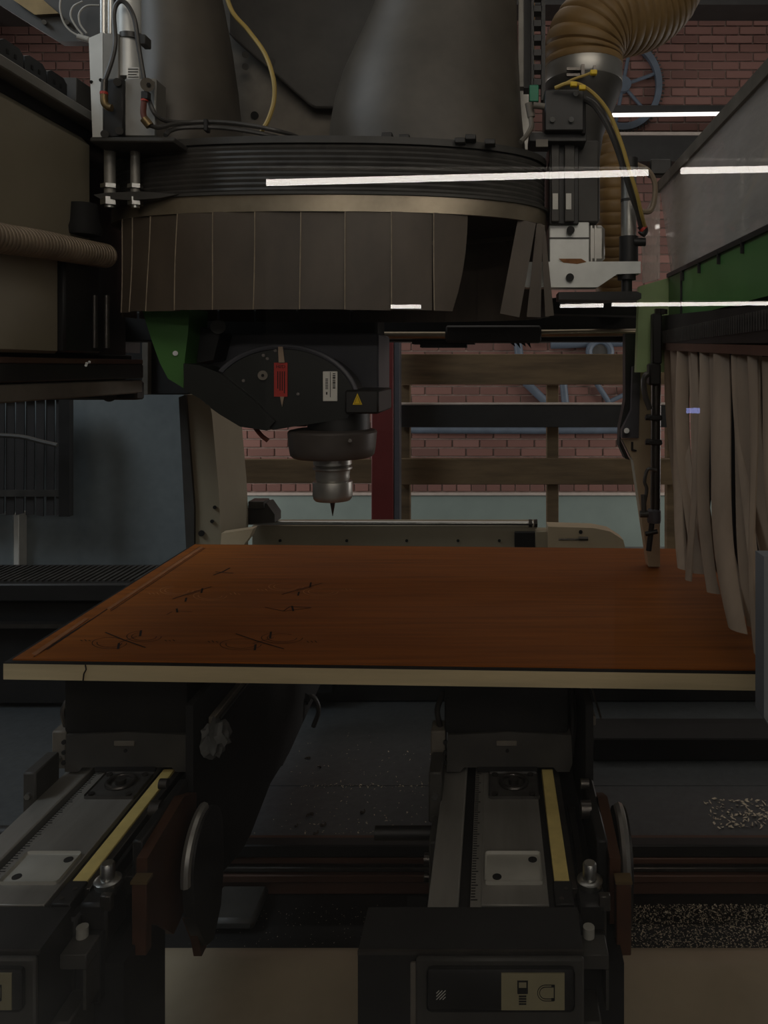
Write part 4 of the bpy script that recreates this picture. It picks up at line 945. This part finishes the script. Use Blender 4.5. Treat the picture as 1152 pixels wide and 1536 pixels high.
obj('round_flange', tube(N(), [c+Vector((.085*math.cos(2*PI*k/24), 0, .085*math.sin(2*PI*k/24))) for k in range(24)], .026, 8, closed=True), 'wheel_blue', pf)
obj('flange_disc', cyl(N(), c, c+Vector((0, .07, 0)), .065, 20), 'dark_plate', pf)
# lit tube fixture on the back wall with a dark trunking below
tf = thing('tube_light', W(1000, 172, 5.5), 'lit fluorescent tube in front of the back wall brickwork', 'lamp')
b = N(); cyl(b, W(890, 173, 5.5), W(1140, 170, 5.5), .014, 12); obj('tube', b, 'back_tube_glow', tf)
b = N(); box(b, W(880, 168, 5.53), W(1150, 158, 5.53)+Vector((0, .06, 0))); obj('housing', b, 'black_metal', tf)
for x in (886, 1144):
    b = N(); pbox(b, x-4, 160, x+4, 178, 5.5, .05); obj('end_cap', b, 'white_label', tf)
tr = thing('cable_trunking', W(980, 242, 5.84), 'dark cable trunking with pale top edge below the lit tube', 'trunking')
b = N(); pbox(b, 700, 202, 1250, 242, 5.84, .145); obj('trunk', b, 'black_metal', tr)
b = N(); pbox(b, 700, 198, 1250, 202, 5.82, .165); obj('edge_strip', b, 'white_ledge', tr)

# ================================================================== RIGHT: green carriage, curtain, acrylic guard
RXX = .31
gr = thing('green_carriage', V(RXX, 1.3, -.35), 'green painted carriage cover with grey and beige end plates', 'carriage')
b = N(); prism(b, [V(RXX, .55, .08), V(RXX, .55, .15), V(RXX, 1.36, .158), V(RXX, 1.36, .08)], (.25, 0, 0)); gs = obj('side_cover', b, 'green_paint', gr)
b = N(); prism(b, [V(RXX-.004, .55, .149), V(RXX-.004, .55, .156), V(RXX-.004, 1.36, .164), V(RXX-.004, 1.36, .157)], (.02, 0, 0)); obj('cover_edge', b, 'black_metal', gs)
for y in (.95, 1.05, 1.15, 1.25):
    b = N(); box(b, V(RXX-.0045, y, .14), V(RXX, y+.003, .157)); obj('seam_tab', b, 'black_metal', gs)
b = N(); box(b, V(RXX-.003, 1.262, .082), V(RXX, 1.266, .156)); obj('joint', b, 'black_metal', gs)
b = N(); prism(b, [V(.253, 1.36, -.01), V(.313, 1.36, -.01), V(.313, 1.36, .158), V(.258, 1.36, .142)], (0, .02, 0)); obj('end_face', b, 'green_pale_lit', gr)
b = N(); ppoly(b, [(949, 550), (961, 548), (958, 657), (933, 657), (933, 645), (947, 615)], 1.45, .02); gp = obj('grey_plate', b, 'head_grey', gr)
b = N(); cyl(b, W(940, 646, 1.416), W(940, 646, 1.452), .005, 12); obj('screw', b, 'steel_bright', gp)
b = N(); ppoly(b, [(959, 553), (990, 548), (990, 850), (973, 850), (950, 692), (933, 658), (958, 657)], 1.46, .03); obj('beige_plate', b, 'beige_paint', gr)
b = N(); ppoly(b, [(947, 663), (950, 663), (950, 674), (955, 675), (955, 677), (947, 676)], 1.455, .004); obj('hook', b, 'black_metal', gr)
b = N(); ppoly(b, [(938, 500), (958, 500), (950, 560), (946, 612), (932, 645), (931, 660), (945, 690), (938, 688), (929, 668), (930, 640), (938, 600)], 1.47, .03); obj('black_frame', b, 'black_metal', gr)
b = N(); box(b, V(.398, .70, -.33), V(.408, 1.40, .08)); obj('dark_backing', b, 'black_matte', gr)  # black sheet added so the gaps between curtain strips stay dark
# brush bar and curtain
bc = thing('strip_curtain', V(.30, 1.1, -.36), 'brown fabric strip curtain hanging below the green cover onto the panel', 'strip curtain')
b = N(); prism(b, [V(.296, .55, .055), V(.296, 1.36, .09), V(.296, 1.36, .04), V(.296, .55, .018)], (.02, 0, 0)); cbr = obj('curtain_bar', b, 'black_metal', bc)
b = N()
for i in range(70):
    y = .72+i*.009; box(b, V(.293, y, .040), V(.296, y+.0035, .062))
tag(obj('bar_teeth', b, 'black_rubber', cbr), kind='stuff')
b = N(); prism(b, [V(.293, .55, .013), V(.293, 1.36, .042), V(.293, 1.36, .030), V(.293, .55, .002)], (.022, 0, 0)); obj('clamp_strip', b, 'brown_beam', cbr)
def cstrip(y, w, x, tw_, sway, zb, seed, m='strip_fabric'):
    rnd = random.Random(seed); b = N(); G = []; nz = 14
    ph = rnd.uniform(0, 6)
    for side in (0, .0016):
        g = []
        for j in range(nz+1):
            v = j/nz; zt = .03-.03*(1.36-y)/.8; z = zt+(zb-zt)*v
            cy_ = y-sway*v**2.6+.004*math.sin(5*v+ph); cx_ = x+.012*math.sin(3.3*v+ph)*v+.016*v**3*(1 if seed % 2 else -.4)
            ang = -.45+.35*math.sin(ph)+tw_*math.sin(PI*v*.85)*(.3+.7*v)
            ww = w*(1-.15*v)
            row = []
            for i in range(4):
                q = (i/3-.5)*ww
                row.append(b.verts.new(V(cx_+q*math.sin(ang)+side+.003*math.cos(i*2.1), cy_+q*math.cos(ang), z+rnd.uniform(-.001, .001)*0)))
            g.append(row)
        G.append(g)
    a, c = G
    for g in G:
        for j in range(nz):
            for i in range(3): b.faces.new((g[j][i], g[j][i+1], g[j+1][i+1], g[j+1][i]))
    for j in range(nz):
        for i in (0, 3): b.faces.new((a[j][i], a[j+1][i], c[j+1][i], c[j][i]))
    for i in range(3):
        for j in (0, nz): b.faces.new((a[j][i], a[j][i+1], c[j][i+1], c[j][i]))
    return obj('strip', b, m, bc)
k = 0; y = 1.345
while y > .84:
    w = random.choice((.014, .02, .026, .032)); k += 1
    cstrip(y-w/2, w*1.05, .298+.008*(k % 2), random.uniform(-.75, .75), .03+.13*random.random(), -.285-.03*random.random()-.03*(y-.85), k); y -= w*random.choice((.9, 1.2, 1.5, 1.8))
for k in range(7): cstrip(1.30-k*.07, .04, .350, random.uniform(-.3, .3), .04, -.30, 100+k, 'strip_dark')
# pneumatic cylinder on the curtain end
vcy = thing('pneumatic_cylinder', W(982, 820, 1.33), 'slim upright pneumatic cylinder with elbow fittings at the curtain edge', 'cylinder')
b = N(); cyl(b, W(983, 765, 1.33), W(984, 575, 1.33), .0085, 18); obj('barrel', b, 'steel_dark', vcy)
b = N(); pbox(b, 974, 545, 992, 578, 1.315, .025, .003); obj('end_block', b, 'black_metal', vcy)
b = N(); pbox(b, 979, 470, 993, 546, 1.32, .02, .002); obj('upper_block', b, 'black_metal', vcy)
b = N(); hexbolt(b, W(989, 472, 1.33), (0, 0, 1), .009, .01); hexbolt(b, W(996, 471, 1.32), (0, 0, 1), .006, .008); obj('bolt', b, 'steel_dark', vcy)
for yy in (627, 664):
    b = N(); pbox(b, 973, yy-4, 994, yy+4, 1.315, .03, .002); cyl(b, W(968, yy, 1.32), W(976, yy, 1.32), .004, 10); obj('clamp', b, 'black_metal', vcy)
b = N(); tube(b, cat([W(972, 560, 1.31), W(966, 568, 1.31), W(967, 590, 1.31), W(975, 614, 1.31)]), .005, 8); obj('elbow', b, 'black_rubber', vcy)
b = N(); tube(b, cat([W(985, 706, 1.31), W(972, 704, 1.31), W(967, 722, 1.31), W(970, 735, 1.31), W(965, 765, 1.31)]), .003, 8); cyl(b, W(965, 742, 1.31), W(966, 770, 1.31), .0045, 10); cyl(b, W(960, 771, 1.31), W(972, 771, 1.31), .006, 10); obj('air_hose', b, 'black_rubber', vcy)
b = N(); lathe(b, [(.011, W(0, 784, 1.33).z), (.012, W(0, 780, 1.33).z), (.012, W(0, 766, 1.33).z), (.009, W(0, 763, 1.33).z)], (W(981, 0, 1.33).x, 1.33), 18); obj('end_cap', b, 'head_grey', vcy)
b = N(); cyl(b, W(978, 784, 1.33), W(973, 826, 1.33), .005, 12); cyl(b, W(968, 801, 1.325), W(986, 797, 1.325), .004, 10); obj('rod_end', b, 'black_metal', vcy)
# acrylic guard sheet
ac = thing('acrylic_guard', V(RXX, 1.0, .16), 'dusty clear acrylic guard standing on the green cover', 'guard')
b = N(); prism(b, [V(RXX+.004, .55, .158), V(RXX+.004, .55, .345), V(RXX+.004, 1.455, .345), V(RXX+.004, 1.36, .165)], (.005, 0, 0)); obj('sheet', b, 'acrylic', ac)
b = N(); box(b, V(RXX, .55, .330), V(RXX+.012, 1.46, .350), .001); obj('top_edge', b, 'lift_plate', ac)
b = N(); pbox(b, 975, 238, 1008, 262, 1.47, .03, .003); obj('corner_clamp', b, 'black_metal', ac)
b = N(); ppoly(b, [(962, 330), (984, 285), (990, 285), (990, 418), (964, 425)], 1.465, .004); obj('side_sheet', b, 'acrylic', ac)
# guard post at the right front
b = N(); prism(b, [W(1146, 835, .76), W(1200, 835, .76), W(1200, 1140, .76), W(1172, 1116, .76), W(1146, 1076, .76)], (0, .025, 0)); tag(obj('guard_post', b, 'plaster'), 'light grey chamfered guard post at the panel edge', 'post')

# ================================================================== HALL LIGHTS BEHIND THE VIEWER (mirrored by the front window)
def mirror_tube(x0, y0, x1, y1, D, r, label):
    a = W(x0, y0, D); c = W(x1, y1, D)
    for p in (a, c): p.y = 2*PY-p.y
    t = thing('tube_light', (a+c)/2+Vector((0, 0, -.05)), label, 'lamp', 'fluorescent tubes of the hall')
    b = N(); cyl(b, a, c, r, 12); obj('tube', b, 'tube_glow', t)
    b = N(); lo = Vector((min(a.x, c.x)-.06, a.y-.05, max(a.z, c.z)+r+.004)); hi = Vector((max(a.x, c.x)+.06, a.y+.05, max(a.z, c.z)+r+.06)); box(b, lo, hi, .005); obj('housing', b, 'dark_plate', t)
    b = N()
    for p in (a, c): box(b, p-Vector((.03, .03, .03)), p+Vector((.03, .03, r+.03)))
    b.free()
mirror_tube(400, 274, 972, 259, 5.0, .022, 'long lit fluorescent tube mirrored across the hood bellows')
mirror_tube(1022, 256, 1560, 246, 5.0, .022, 'long lit fluorescent tube mirrored across the acrylic guard')
mirror_tube(840, 459, 905, 458, 12.0, .030, 'short far tube mirrored beside the foot plate of the slide')
mirror_tube(918, 457, 1180, 455, 12.0, .030, 'far tube mirrored across the green cover')
mirror_tube(586, 460, 631, 460, 12.0, .030, 'short far tube mirrored on the hood flaps')
# control cabinet behind the viewer, its blue display mirrored in the window
cc = thing('control_cabinet', (.9, -2.35, 0), 'control cabinet whose small blue display is mirrored on the strip curtain', 'cabinet')
obj('cabinet_body', box(N(), (.55, -2.6, 0), (1.25, -2.11, 1.55), .01), 'dark_plate', cc)
obj('display_bezel', box(N(), (.74, -2.112, 1.20), (.82, -2.104, 1.26), .002), 'black_matte', cc)
lo = W(1030, 620, 3.0); hi = W(1050, 612, 3.0)
obj('display', box(N(), (lo.x, -2.106, lo.z), (hi.x, -2.10, hi.z)), 'display_glow', cc)
